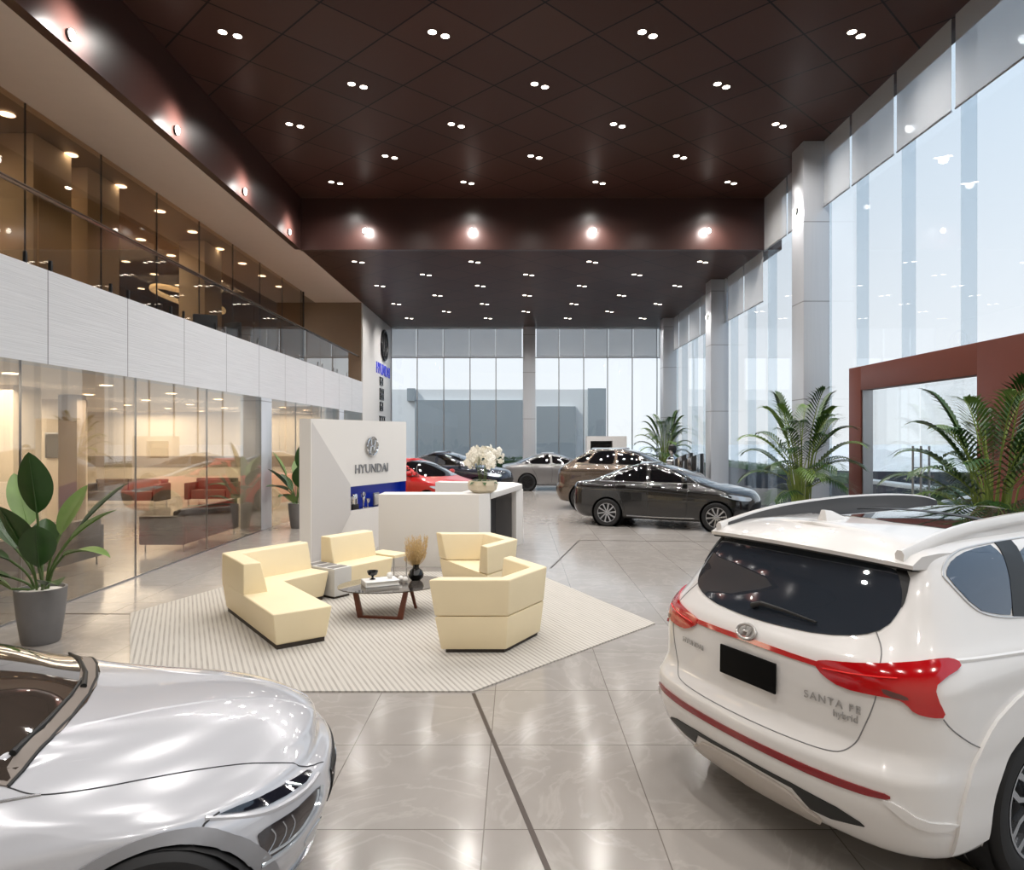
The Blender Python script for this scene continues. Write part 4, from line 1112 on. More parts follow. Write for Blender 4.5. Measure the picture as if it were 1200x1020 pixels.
MB().lathe([(1e-6,1.05),(.16,1.05),(.20,1.15),(.22,1.28),(.15,1.40),(.07,1.45),(.06,1.50),(.11,1.56),(.13,1.66),(.11,1.76),(.05,1.82),(1e-6,1.83)], 26, cap=False).build('bust', STR, sc)
MB().lathe([(.135,1.64),(.145,1.70),(.12,1.79),(.05,1.845),(1e-6,1.85)], 26, cap=False).build('cap', M['black'], sc)
# ------------------------------------------------------------ cars
def paint(name, c, rough=.32, metal=.0, coat=1.0, noise=.015): return pmat(name, c, rough, metal, coat, noise=noise, nscale=1.5)
SEAM = pmat('dark_panel_gap', (40, 40, 42), .6, noise=.05)
SEAML = pmat('grey_panel_gap', (120, 120, 122), .6, noise=.05)
REDL = pmat('red_lamp_lens', (176, 8, 16), .12, coat=1, noise=.06, nscale=20)
CLEARL = pmat('clear_lamp_glass', (190, 198, 206), .08, .4, coat=1, noise=.08)
DARKL = pmat('dark_lamp_glass', (24, 26, 34), .05, coat=1, noise=.1)
RIM = pmat('machined_alloy', (176, 178, 182), .22, .9, noise=.06)
RIMD = pmat('dark_alloy', (46, 46, 48), .3, .6, noise=.06)
PLATE = pmat('black_plate', (3, 3, 3), .7, spec=.15, noise=.05)
MOLD = pmat('black_car_trim', (22, 22, 24), .4, noise=.08)

def wheel(par, p, side, r, wd, style, dark=False, fine=True):
    n = 48 if fine else 28
    th = MB().lathe([(r*.66, -wd*.5), (r*.93, -wd*.5), (r*.985, -wd*.42), (r, -wd*.30), (r, wd*.30), (r*.985, wd*.40), (r*.93, wd*.5), (r*.80, wd*.52), (r*.70, wd*.46), (r*.66, wd*.42)], n, 'x', cap=False).build('wheel', M['rubber'], par)
    th.location = p
    if side < 0: th.rotation_euler = (0, 0, PI)
    mb = MB()
    mb.lathe([(r*.66, wd*.40), (r*.695, wd*.475), (r*.66, wd*.47), (r*.63, wd*.38), (r*.60, .0)], n, 'x', cap=False)
    mb.lathe([(1e-6, wd*.40), (r*.10, wd*.40), (r*.125, wd*.36), (r*.13, wd*.2)], 20, 'x', cap=False)
    k = {'ten': 10, 'five': 5, 'seven': 7}[style]
    for i in range(k):
        a = 2*PI*i/k
        def bar(a0, a1, r0, r1, w0, w1, x0, x1, th_=.03):
            v = []
            for (aa, rr, w_, x_) in ((a0, r0, w0, x0), (a1, r1, w1, x1)):
                c, s = math.cos(aa), math.sin(aa)
                for q in (-1, 1):
                    y, z = rr*c-q*w_*s, rr*s+q*w_*c
                    v += [(x_, y, z), (x_-th_, y-q*0, z)]
            mb.add(v, [(0,2,6,4),(1,5,7,3),(0,4,5,1),(2,3,7,6),(0,1,3,2),(4,6,7,5)])
        if style == 'five':
            for q in (-1, 1):
                bar(a+q*.10, a+q*.30, r*.10, r*.46, r*.028, r*.034, wd*.38, wd*.43); bar(a+q*.30, a+q*.17, r*.44, r*.665, r*.034, r*.045, wd*.43, wd*.45)
            bar(a, a, r*.44, r*.66, r*.05, r*.10, wd*.30, wd*.36)
        else: bar(a, a+.12, r*.10, r*.665, r*.045, r*.06 if style == 'ten' else r*.085, wd*.38, wd*.44)
    mb.build('rim', RIMD if dark else RIM, th, ang=30)
    MB().lathe([(1e-6, .02), (r*.62, .02)], 28, 'x', cap=False).build('brake_disc', M['dark'], th, recalc=False)
    return th

def scale_levels(L, sx_, sy, sz): return [(a*sz, b*sz, c*sy, d*sy, e*sx_, f*sy, g*sy, h*sx_, i*sx_, j*sx_, k*sx_) for a, b, c, d, e, f, g, h, i, j, k in L]
def place(name, label, org, yaw, group=None):
    return thing(name, label, 'car', (org[0], org[1], 0), yaw-PI/2, group)
def wells(par, arches, half):
    for (y, z, r) in arches:
        for s in (-1, 1):
            MB().lathe([(r-.004, 0), (r-.004, half*.42)], 26, 'x', M=Matrix.Translation((s*half*.98 if s < 0 else half*.56, y, z)), cap=False).lathe([(1e-6, 0), (r-.004, 0)], 26, 'x', M=Matrix.Translation((s*half*.56, y, z)), cap=False).build('wheel_arch', M['black'], par, recalc=False)

def simple_car(name, label, org, yaw, kind, sc, col, cfg):
    sx_, sy, sz = sc
    base = SEDAN2 if kind == 'sedan' else CUV
    root = place(name, label, org, yaw); half = .9*sx_ if kind == 'sedan' else .935*sx_
    lv = scale_levels(base, *sc)
    wy = cfg.get('wy', (1.05, 3.72) if kind == 'sedan' else (1.02, 3.78)); wr = cfg.get('wr', .33)
    ar = [(y*sy, wr, wr*1.14) for y in wy]
    bm, bvh = car_body(lv, step=.035, crown=.045*sz, arches=ar)
    bm_obj(bm, 'body', col, root)
    wells(root, ar, half)
    S = lambda poly: [(a*sy, b*sz) for a, b in poly]; X = lambda poly: [(a*sx_, b*sz) for a, b in poly]; T = lambda poly: [(a*sx_, b*sy) for a, b in poly]
    GL = M['carglass']; rs = .06
    if kind == 'sedan':
        sw = [[(3.20,.995),(3.08,1.06),(2.76,1.225),(2.50,1.315),(2.30,1.338),(2.10,1.345),(2.12,.995)], [(2.03,.995),(2.01,1.347),(1.75,1.342),(1.5,1.31),(1.20,1.225),(1.18,1.0)], [(1.12,1.0),(1.14,1.20),(.94,1.12),(.72,1.02)]]
        ws = [(-.66,3.38),(-.3,3.58),(0,3.62),(.3,3.58),(.66,3.38),(.60,2.85),(.53,2.45),(0,2.34),(-.53,2.45),(-.60,2.85)]
        rg_ = [(-.62,.76),(-.3,.62),(0,.58),(.3,.62),(.62,.76),(.56,1.30),(.48,1.58),(0,1.66),(-.48,1.58),(-.56,1.30)]
        tl = [(.36,.93),(.62,.945),(.83,.97),(.86,.90),(.80,.85),(.55,.87),(.36,.89)]; hl = [(.46,.70),(.66,.735),(.82,.79),(.85,.745),(.78,.66),(.56,.63)]
        gr = [(-.50,.60),(.50,.60),(.58,.45),(.40,.30),(-.40,.30),(-.58,.45)]
        mol = [(3.24,.99),(2.76,1.25),(2.48,1.34),(2.05,1.372),(1.72,1.365),(1.45,1.325),(1.1,1.22),(.62,.995)]; belt = (.982, .64, 3.24)
    else:
        sw = [[(3.25,1.16),(2.95,1.32),(2.60,1.47),(2.30,1.535),(2.12,1.545),(2.08,1.20)], [(1.99,1.20),(2.03,1.545),(1.62,1.54),(1.42,1.51),(1.14,1.22)], [(1.07,1.23),(1.33,1.49),(1.12,1.43),(.80,1.30),(.82,1.25)]]
        ws = [(-.70,3.50),(0,3.62),(.70,3.50),(.58,2.70),(.54,2.46),(0,2.40),(-.54,2.46),(-.58,2.70)]
        rg_ = None
        tl = [(.40,1.02),(.62,1.065),(.82,1.10),(.875,1.08),(.86,.95),(.78,.93),(.50,.95)]; hl = [(.50,.86),(.85,.92),(.86,.82),(.55,.76)]
        gr = [(-.62,.86),(.62,.86),(.70,.70),(.48,.44),(-.48,.44),(-.70,.70)]
        mol = [(3.28,1.14),(2.95,1.335),(2.6,1.488),(2.1,1.56),(1.6,1.555),(1.36,1.525),(1.1,1.45),(.74,1.29)]; belt = (1.185, .76, 3.25)
    for ax in ('right', 'left'):
        for p in sw: patch(bvh, S(p), ax, .004, rs, 1, cut=.12).build('side_window', GL, root, recalc=False)
        seam(bvh, S(mol), ax, .010*sz, .002).build('window_trim', RIM if cfg.get('chrome', True) else MOLD, root)
        seam(bvh, S([(belt[1], belt[0]+.01), (2.0, belt[0]), (belt[2], belt[0])]), ax, .009, .002).build('belt_trim', RIM if cfg.get('chrome', True) else MOLD, root)
        dl = MB()
        for yq in ((2.07, 3.02) if kind == 'sedan' else (2.03, 3.02)): seam(bvh, S([(yq, .32), (yq+.03, .7), (yq, 1.02)]), ax, .005, 0, .08, mb=dl)
        seam(bvh, S([(1.22,1.03),(1.24,.85),(1.42,.62),(1.5,.32)]), ax, .005, 0, .08, mb=dl)
        dl.build('door_gap', SEAM, root)
        for yq in (1.42, 2.30):
            h, n_ = cast(bvh, ax, yq*sy, .90*sz); sg_ = 1 if ax == 'right' else -1
            MB().box(-.10, .10, -.02, .02, -.014, .014, M=Matrix.Translation(h+n_*.022) @ Matrix.Rotation(PI/2, 4, 'Z')).build('door_handle', cfg.get('handle', col), root, bevel=.008)
        sill = seam(bvh, S([(1.55, .26), (2.4, .25), (3.2, .26)]), ax, .022, 0, .1); sill.build('sill_trim', RIM if cfg.get('chrome', True) else MOLD, root)
        s = 1 if ax == 'right' else -1
        h, n_ = cast(bvh, ax, 2.98*sy, (1.0 if kind == 'sedan' else 1.14)*sz)
        mm = MB().ball((h.x+s*.10, h.y-.02, h.z+.06), .10, 14, sq=(1.05, .62, .68)); mm.tube([(h.x-s*.02, h.y, h.z), (h.x+s*.07, h.y, h.z+.03)], .022, 8).build('mirror', cfg.get('mirror', col), root)
        fl = lambda p: p if s > 0 else mir(p)
        patch(bvh, X(fl(tl)), 'rear', .006, .05, 1).build('tail_light', cfg.get('tail', REDL), root, recalc=False)
        patch(bvh, X(fl(hl)), 'front', .006, .05, 1).build('headlight', CLEARL, root, recalc=False)
        for i, y in enumerate(wy):
            wheel(root, (s*(half-.10), y*sy, wr), s, wr, .21, cfg.get('wheel', 'ten'), cfg.get('darkrim', False), False)
    patch(bvh, T(ws), 'top', .004, .09, 1).build('windshield', GL, root, recalc=False)
    if rg_: patch(bvh, T(rg_), 'top', .004, .09, 1).build('rear_window', GL, root, recalc=False)
    else:
        patch(bvh, X([(-.60,1.45),(0,1.49),(.60,1.45),(.65,1.3),(.55,1.17),(0,1.13),(-.55,1.17),(-.65,1.3)]), 'rear', .004, .07, 1).build('rear_window', GL, root, recalc=False)
        for s in ((-1, 1) if cfg.get('rails') else ()): MB().tube([(s*.60*sx_, .75*sy, 1.575*sz), (s*.61*sx_, .95*sy, 1.64*sz), (s*.61*sx_, 2.3*sy, 1.645*sz), (s*.60*sx_, 2.5*sy, 1.58*sz)], .018, 8).build('roof_rail', RIM, root)
    patch(bvh, X(gr), 'front', .006, .06, 1).build('grille', MOLD, root, recalc=False)
    patch(bvh, X([(-.25,.80),(.25,.80),(.25,.68),(-.25,.68)] if kind == 'sedan' else [(-.25,.95),(.25,.95),(.25,.83),(-.25,.83)]), 'rear', .008, .06, 0).build('licence_plate', PLATE, root, recalc=False)
    patch(bvh, X([(-.7,.36),(.7,.36),(.6,.25),(-.6,.25)]), 'rear', .006, .07, 1).build('bumper_trim', MOLD, root, recalc=False)
    return root
CUV = [l[:2]+(yy,)+l[3:] for l, yy in zip(SUV, [l[2] for l in SUV[:9]]+[.11,.17,.25,.42,.66,.90,.98,1.06,1.14])]
SEDAN2 = [
(.20,.18,.20,4.40,.78,.12,.28,.2,.30,.02,.06),
(.28,.26,.08,4.54,.87,.14,.30,.25,.34,.03,.08),
(.48,.46,.0,4.62,.90,.16,.32,.25,.36,.04,.08),
(.66,.60,.0,4.64,.905,.16,.33,.25,.38,.05,.09),
(.80,.735,.01,4.58,.90,.16,.35,.25,.40,.05,.09),
(.90,.82,.03,4.47,.885,.16,.38,.25,.42,.06,.10),
(.955,.87,.10,4.24,.855,.16,.40,.25,.42,.07,.10),
(.98,.91,.25,3.98,.82,.16,.36,.25,.38,.08,.08),
(1.0,.945,.42,3.73,.785,.16,.28,.25,.30,.08,.06),
(1.035,.985,.60,3.54,.76,.15,.24,.22,.22,.08,.05),
(1.15,1.13,.94,3.12,.71,.12,.20,.2,.2,.08,.05),
(1.30,1.30,1.40,2.60,.64,.10,.18,.18,.18,.07,.05),
(1.365,1.375,1.72,2.25,.58,.08,.14,.16,.16,.06,.05),
]
def yaw_of(v): return math.atan2(v[1], v[0])
def origin_from(p, yaw, y_along, lateral):
    """p = ground point of a wheel contact; returns the rear-centre origin"""
    h = Vector((math.cos(yaw), math.sin(yaw))); r = Vector((math.sin(yaw), -math.cos(yaw)))
    q = Vector(p)-h*y_along-r*lateral; return (q.x, q.y)
DGREY = paint('black_grey_car_paint', (22, 21, 21), .22, .1)
yw = yaw_of((2.27, -1.02))
simple_car('sedan_car', 'black sedan parked side-on near the right glass wall', origin_from((2.13, 16.0), yw, 1.05*.93, .83), yw, 'sedan', (.97, .93, 1.065), DGREY, dict(wr=.325, tail=DARKL))
yw = yaw_of((1, -.33))
TAUPE = paint('taupe_car_paint', (98, 86, 75), .22, .6)
simple_car('suv_car', 'taupe grey sport utility car parked behind the black sedan', (1.30, 20.6), yw, 'suv', (.98, .90, 1.10), TAUPE, dict(wr=.36, wheel='five', tail=DARKL))
yw = yaw_of((1, .05))
SILV = paint('silver_car_paint', (128, 126, 126), .3, .5)
simple_car('sedan_car', 'silver sedan parked far back behind the taupe car', origin_from((.42, 26.4), yw, 1.05*.93, .84), yw, 'sedan', (.98, .93, 1.05), SILV, dict(wr=.33, tail=CLEARL, darkrim=True, wheel='five'))
yw = yaw_of((.78, -.62))
REDP = paint('bright_red_car_paint', (168, 4, 6), .35, .0, .6)
simple_car('sedan_car', 'bright red car parked behind the reception wall', (-4.6, 20.6), yw, 'sedan', (1.0, .97, 1.06), REDP, dict(wr=.34, wheel='five', chrome=False))
yw = yaw_of((.93, -.36))
NAVY = paint('navy_car_paint', (30, 38, 54), .22, .4)
simple_car('sedan_car', 'dark blue car with silvery roof behind the red car', (-4.5, 25.6), yw, 'sedan', (.98, 1.0, 1.12), NAVY, dict(wr=.34))
yw = yaw_of((-.3, 1))
SLATE = paint('slate_blue_car_paint', (58, 68, 82), .25, .4)
simple_car('sedan_car', 'dark slate car parked outside beyond the glass doors', (12.45, 12.9), math.radians(178), 'sedan', (1.0, .95, 1.0), SLATE, dict(wr=.33))
# ------------------------------------------------------------ the white SUV in front
WHP = paint('white_pearl_car_paint', (224, 222, 220), .3, 0, noise=.008)
yaw = math.radians(27)
rt = place('suv_car', 'big white hybrid SUV seen from behind at the right, nearest the camera', (1.15, 3.585), yaw)
ARS = [(1.0, .37, .405), (3.77, .37, .405)]
bm, bvh = car_body(SUV, step=.02, crown=.055, arches=ARS)
bm_obj(bm, 'body', WHP, rt)
wells(rt, ARS, .93)
GL = pmat('dark_privacy_glass', (44, 50, 58), .015, coat=1, spec=1.0, noise=.04)
GLS = pmat('blue_tinted_car_glass', (40, 56, 76), .015, .35, coat=1, spec=1.0, noise=.04)
# rear glass with dark upper corners
g = [(0,1.488),(.40,1.478),(.60,1.455),(.645,1.38),(.652,1.29),(.63,1.21),(.55,1.163),(.38,1.132),(.16,1.122),(0,1.120)]
gl = patch(bvh, g+mir(g[::-1])[1:-1], 'rear', .005, .03, 1).build('rear_window', GL, rt, recalc=False)
for f in (1, -1):
    patch(bvh, [(f*a, b) for a, b in [(.56,1.468),(.628,1.452),(.655,1.34),(.652,1.29),(.635,1.36),(.60,1.42)]], 'rear', .0075, .02, 1).build('window_corner', M['black'], rt, recalc=False)
# spoiler lip
mb = MB(); xs = [(-.665+.07*i) for i in range(20)]; v = []
for x in xs:
    q = (x/.665)**2
    yy, zz = .355+.10*q, 1.512-.030*q
    v += [(x, .86, cast(bvh, 'top', x, .86)[0].z-.008), (x, .66, cast(bvh, 'top', x*.97, .66)[0].z+.002), (x, yy+.07, zz+.048), (x, yy, zz+.012), (x, yy+.004, zz-.008), (x, yy+.14, zz-.018), (x, .64, 1.50-.03*q)]
f = [(i*7+j, i*7+(j+1)%7, (i+1)*7+(j+1)%7, (i+1)*7+j) for i in range(19) for j in range(7)]
f += [tuple(range(7)), tuple(19*7+j for j in range(6, -1, -1))]
mb.add(v, f).build('spoiler', WHP, rt, ang=50)
mb = MB(); v = []
for x in xs:
    q = (x/.665)**2; yy, zz = .355+.10*q, 1.512-.030*q
    v += [(x*.985, yy+.012, zz-.010), (x*.985, yy+.15, zz-.022), (x*.985, yy+.15, zz-.030), (x*.985, yy+.016, zz-.020)]
mb.add(v, [(i*4+j, i*4+(j+1)%4, (i+1)*4+(j+1)%4, (i+1)*4+j) for i in range(19) for j in range(4)]).build('spoiler_underside', M['black'], rt)
# tail lamps joined by a thin bar
LP = [(.40,1.012),(.43,1.034),(.544,1.050),(.658,1.070),(.769,1.095),(.835,1.118),(.858,1.108),(.878,1.078),(.866,1.045),(.856,1.012),(.874,.95),(.889,.890),(.86,.888),(.815,.900),(.790,.935),(.760,.949),(.691,.946),(.544,.938),(.45,.970)]
for f in (1, -1):
    l = patch(bvh, LP if f > 0 else mir(LP), 'rear', .012, .016, 1, .02).build('tail_light', REDL, rt, recalc=False)
    q = [(.70,.985),(.79,.968),(.80,.948),(.72,.955)]
    patch(bvh, q if f > 0 else mir(q), 'rear', .0135, .015, 1).build('indicator', pmat('smoked_lamp_section', (96,62,60), .2, noise=.1), l, recalc=False)
    mbq = seam(bvh, [(f*.45,1.0),(f*.6,1.012),(f*.75,1.03)], 'rear', .004, .013); mbq.build('light_strip', pmat('bright_red_strip', (226,40,40), .2, noise=.05), l)
bar = [(-.42,1.028),(0,1.034),(.42,1.022),(.42,1.000),(0,1.010),(-.42,1.004)]
patch(bvh, bar, 'rear', .008, .025, 0).build('light_bar', REDL, rt, recalc=False)
# plate, emblem and lettering
def on_rear(x, z, off=.012, roll=0):
    h, n_ = cast(bvh, 'rear', x, z); h2, _ = cast(bvh, 'rear', x+.05, z)
    ux = (h2-h).normalized(); uz = n_.cross(ux).normalized()*-1
    if uz.z < 0: uz = -uz
    return Matrix(((ux.x, -n_.x, uz.x, h.x+n_.x*off), (ux.y, -n_.y, uz.y, h.y+n_.y*off), (ux.z, -n_.z, uz.z, h.z+n_.z*off), (0, 0, 0, 1)))
pl = MB().box(-.19, .19, -.006, .006, -.077, .077).build('licence_plate', PLATE, rt, bevel=.004); pl.matrix_local = on_rear(.02, .882, .014)
emblem(.062, pmat('silver_badge', (190, 188, 186), .25, .6, noise=.03), 'emblem', rt, on_rear(-.015, 1.056, .012), .13, .62)
TXT = pmat('silver_grey_letter', (172, 170, 168), .35, .4, noise=.03)
RX = Matrix.Rotation(PI/2, 4, 'X')
text('lettering', 'HYUNDAI', .042, TXT, rt, on_rear(-.44, .880, .006) @ RX, .002, space=1.15)
text('lettering', 'SANTA FE', .052, TXT, rt, on_rear(.495, .858, .006) @ RX, .002, space=1.25)
text('lettering', 'hybrid', .046, TXT, rt, on_rear(.56, .812, .006) @ RX, .002)
# tailgate gap, bumper strips
gp = [(.60,1.19),(.66,1.12),(.686,1.03),(.690,.95),(.670,.87),(.645,.80),(.610,.71),(.575,.665),(.53,.645),(.40,.636),(0,.634)]
seam(bvh, gp+mir(gp[::-1])[1:], 'rear', .0028, .0005, .025).build('tailgate_gap', SEAML, rt)
st = [(-.775,.556),(-.6,.566),(-.25,.556),(0,.551),(.25,.551),(.5,.540),(.75,.545),(.79,.534),(.75,.520),(.5,.506),(.25,.516),(0,.516),(-.25,.522),(-.6,.532),(-.775,.540)]
st = [(a, b) for a, b in [(-.785,.540),(-.75,.553),(-.5,.549),(-.25,.553),(0,.554),(.25,.553),(.5,.549),(.75,.553),(.785,.540),(.75,.522),(.5,.512),(.25,.518),(0,.520),(-.25,.518),(-.5,.512),(-.75,.522)]]
patch(bvh, st, 'rear', .007, .022, 1).build('reflector_strip', pmat('deep_red_reflector', (128, 6, 14), .25, coat=.4, noise=.05), rt, recalc=False)
bk = [(0,.434),(.33,.424),(.55,.402),(.645,.372),(.66,.358),(.50,.318),(.40,.318),(.33,.398),(0,.418)]
patch(bvh, bk+mir(bk[::-1])[1:-1], 'rear', .006, .02, 0).build('bumper_slot', pmat('black_slot', (20,22,18), .5, noise=.1), rt, recalc=False)
sk = [(0,.395),(.30,.378),(.36,.315),(.45,.285),(.40,.235),(0,.232)]
patch(bvh, sk+mir(sk[::-1])[1:-1], 'rear', .016, .03, 1, .03).build('skid_plate', pmat('warm_silver_skid', (196, 188, 180), .35, .2, noise=.03), rt, recalc=False)
# wiper
def rp_(x, z, o): h, n_ = cast(bvh, 'rear', x, z); return h+n_*o
MB().tube([rp_(-.06,1.168,.02), rp_(.0,1.186,.03), rp_(.15,1.182,.028), rp_(.335,1.168,.02)], [.016,.013,.009,.006], 8).build('wiper', M['black'], rt)
# side windows, pillars, door gaps, arch flares on both flanks
QW = [(.635,1.432),(.66,1.463),(.73,1.505),(.88,1.535),(1.15,1.551),(.985,1.238),(.85,1.256),(.735,1.287)]
PI_ = [(1.13,1.553),(1.275,1.555),(1.17,1.345),(1.08,1.222),(.965,1.234),(1.06,1.40)]
DW = [(1.26,1.553),(2.02,1.556),(2.02,1.21),(1.07,1.226),(1.15,1.345)]
FW = [(2.10,1.554),(2.50,1.515),(2.95,1.34),(3.22,1.19),(2.10,1.208)]
for ax, f in (('right', 1), ('left', -1)):
    for p in (QW, DW, FW): patch(bvh, p, ax, .004, .03, 1).build('side_window', GLS, rt, recalc=False)
    patch(bvh, PI_, ax, .0065, .03, 0).build('pillar_trim', MOLD, rt, recalc=False)
    seam(bvh, [(.618,1.437),(.642,1.474),(.72,1.518),(.88,1.549),(1.5,1.566),(2.2,1.562),(2.7,1.455),(3.22,1.21)], ax, .006, .001).build('window_trim', pmat('satin_window_trim', (205,205,206), .3, .5, noise=.03), rt)
    seam(bvh, [(.618,1.437),(.635,1.40),(.72,1.283),(.84,1.246),(1.0,1.226),(1.6,1.208),(2.4,1.20),(3.22,1.19)], ax, .006, .001).build('window_trim', pmat('satin_window_trim', (205,205,206), .3, .5, noise=.03), rt)
    seam(bvh, [(.45,1.105),(.70,1.095),(1.0,1.085),(2.0,1.05),(3.6,.98)], ax, .012, -.004, .05).build('shoulder_crease', WHP, rt)
    seam(bvh, [(.325,.88),(.36,.83),(.47,.755),(.60,.705)], ax, .003, .0005).build('bumper_gap', SEAML, rt)
    dl = MB()
    for yq in (2.06, 3.18): seam(bvh, [(yq,.30),(yq,.8),(yq,1.19)], ax, .003, 0, .06, mb=dl)
    seam(bvh, [(1.10,1.20),(1.30,1.0),(1.46,.75),(1.52,.35)], ax, .003, 0, .05, mb=dl); dl.build('door_gap', SEAML, rt)
    for yc in (1.0, 3.77):
        outer = [(yc+.655*math.cos(math.radians(a)), .37+(.60 if 50 < a < 130 else .60)*math.sin(math.radians(a))) for a in range(-8, 189, 7)]
        inner = [(yc+.405*math.cos(math.radians(a)), .37+.405*math.sin(math.radians(a))) for a in range(188, -9, -7)]
        outer = [(yc+.60*math.cos(math.radians(a))*(1.05 if abs(a-90) > 30 else 1.0), .37+.575*math.sin(math.radians(a))) for a in range(-8, 189, 7)]
        patch(bvh, [p for p in outer+inner if p[1] > .25], ax, .016, .03, 0, .035).build('wheel_arch_flare', WHP, rt, recalc=False)
        wheel(rt, (f*.82, yc, .37), f, .37, .235, 'five', False, True)
    for yq in (1.38, 2.38):
        h, n_ = cast(bvh, ax, yq, .98); MB().box(-.11,.11,-.02,.02,-.016,.016, M=Matrix.Translation(h+n_*.025) @ Matrix.Rotation(PI/2, 4, 'Z')).build('door_handle', WHP, rt, bevel=.01)
    h, n_ = cast(bvh, ax, 3.1, 1.14); mm = MB().ball((h.x+f*.13, h.y, h.z+.08), .12, 16, sq=(1.0,.6,.72)); mm.tube([(h.x-f*.02, h.y, h.z), (h.x+f*.08, h.y, h.z+.04)], .03, 8).build('mirror', WHP, rt)
    # roof rail
    mb = MB(); P_ = [(.60,.455,1.535,.030),(.598,.60,1.566,.03),(.592,.80,1.606,.03),(.585,1.1,1.640,.03),(.578,1.6,1.664,.03),(.572,2.1,1.660,.03),(.568,2.45,1.636,.028),(.566,2.62,1.596,.022)]
    P_ = chaikin(P_, 2, closed=False); v = []
    for (x, y, z, r_) in P_:
        for (a, b) in ((-.020,-.032),(.020,-.034),(.024,.004),(.010,.022),(-.012,.022),(-.024,.004)): v.append((f*(x+a), y, z+b))
    n_ = len(P_); fc = [(i*6+j, i*6+(j+1)%6, (i+1)*6+(j+1)%6, (i+1)*6+j) for i in range(n_-1) for j in range(6)]+[tuple(range(6)), tuple((n_-1)*6+j for j in range(6))]
    mb.add(v, fc); rr_ = mb.build('roof_rail', WHP, rt, ang=50)
    v = []
    for (x, y, z, r_) in P_: zz = cast(bvh, 'top', f*(x-.03), y)[0].z; v += [(f*(x-.0265), y, z+.012), (f*(x-.0265), y, min(z, zz)-.01), (f*(x-.019), y, min(z, zz)-.01), (f*(x-.019), y, z-.02)]
    MB().add(v, [(i*4+j, i*4+(j+1)%4, (i+1)*4+(j+1)%4, (i+1)*4+j) for i in range(3, n_-1) for j in range(4)]).build('rail_inner_strip', pmat('dark_grey_strip', (66, 66, 68), .4, noise=.05), rr_)  # dark grey strip closing the inner side of the rail
    v = [q for (x, y, z, r_) in P_ for q in ((f*(x-.018), y, z), (f*(x-.018), y, z-.16), (f*(x+.016), y, z-.16), (f*(x+.014), y, z))]
    MB().add(v, [(i*4+j, i*4+(j+1)%4, (i+1)*4+(j+1)%4, (i+1)*4+j) for i in range(4, n_-2) for j in range(4)]).build('rail_foot', WHP, rr_)
    mo = [(.735,.528),(.80,.470),(.835,.430),(.90,.405),(.92,.44),(.86,.462),(.80,.520)]
    patch(bvh, [(f*a, b) for a, b in mo], 'rear', .012, .016, 1, .02).build('bumper_moulding', WHP, rt, recalc=False)
# panoramic roof and fin
patch(bvh, [(-.43,.98),(.43,.98),(.45,1.5),(.43,2.22),(-.43,2.22),(-.45,1.5)], 'top', .004, .06, 1).build('sunroof', pmat('blue_black_roof_glass', (30,38,48), .02, .2, coat=1, spec=1, noise=.03), rt, recalc=False)
patch(bvh, [(-.44,1.56),(.44,1.56),(.44,1.64),(-.44,1.64)], 'top', .006, .04, 0).build('sunroof_bar', MOLD, rt, recalc=False)
MB().add([(-.04,.66,1.60),(.04,.66,1.60),(.03,.88,1.615),(-.03,.88,1.615),(-.014,.67,1.685),(.014,.67,1.685),(.008,.74,1.675),(-.008,.74,1.675)], [(0,3,2,1),(4,5,6,7),(0,1,5,4),(1,2,6,5),(2,3,7,6),(3,0,4,7)]).build('shark_fin_antenna', WHP, rt, bevel=.008, segs=2)
# front end
patch(bvh, [(-.70,3.56),(0,3.66),(.70,3.56),(.60,2.75),(.56,2.50),(0,2.44),(-.56,2.50),(-.60,2.75)], 'top', .004, .08, 1).build('windshield', GL, rt, recalc=False)
for f in (1, -1): patch(bvh, [(f*a, b) for a, b in [(.50,.86),(.85,.92),(.86,.82),(.55,.70)]], 'front', .006, .05, 1).build('headlight', CLEARL, rt, recalc=False)
patch(bvh, [(-.62,.86),(.62,.86),(.70,.70),(.48,.44),(-.48,.44),(-.70,.70)], 'front', .006, .05, 1).build('grille', MOLD, rt, recalc=False)

# ------------------------------------------------------------ the pale sedan in front
PSP = paint('pale_silver_white_paint', (188, 189, 194), .24, .12, noise=.006)
yaw = math.radians(24.5)
rt = place('sedan_car', 'pale silver-white sedan nose at the left front corner, nearest the camera', (-5.13, 1.57), yaw)
ARS = [(3.84, .28, .385), (1.1, .32, .385)]
bm, bvh = car_body(SED, step=.018, crown=.05, arches=ARS)
bm_obj(bm, 'body', PSP, rt)
wells(rt, ARS, .90)
T_ = [(-.695,3.40),(-.60,3.455),(-.45,3.52),(-.2,3.565),(0,3.575),(.2,3.565),(.45,3.52),(.60,3.455),(.695,3.40),(.62,2.95),(.50,2.42),(0,2.30),(-.50,2.42),(-.62,2.95)]
patch(bvh, T_, 'top', .004, .05, 0).build('windshield', pmat('brown_reflecting_glass', (70, 62, 56), .03, .25, coat=1, spec=.9, noise=.04), rt, recalc=False)
cw = [(-.70,3.40),(-.45,3.52),(0,3.575),(.45,3.52),(.70,3.40)]
cw2 = [(.69,3.36),(.45,3.46),(.0,3.505),(-.45,3.46),(-.69,3.36)]
patch(bvh, cw+cw2, 'top', .006, .03, 0).build('cowl', pmat('grey_brown_cowl', (118,108,100), .4, noise=.06), rt, recalc=False)
seam(bvh, cw, 'top', .007, .003, .03, 1).build('cowl_seal', M['black'], rt)
tp = lambda x, y, o: (lambda hn: hn[0]+hn[1]*o)(cast(bvh, 'top', x, y))
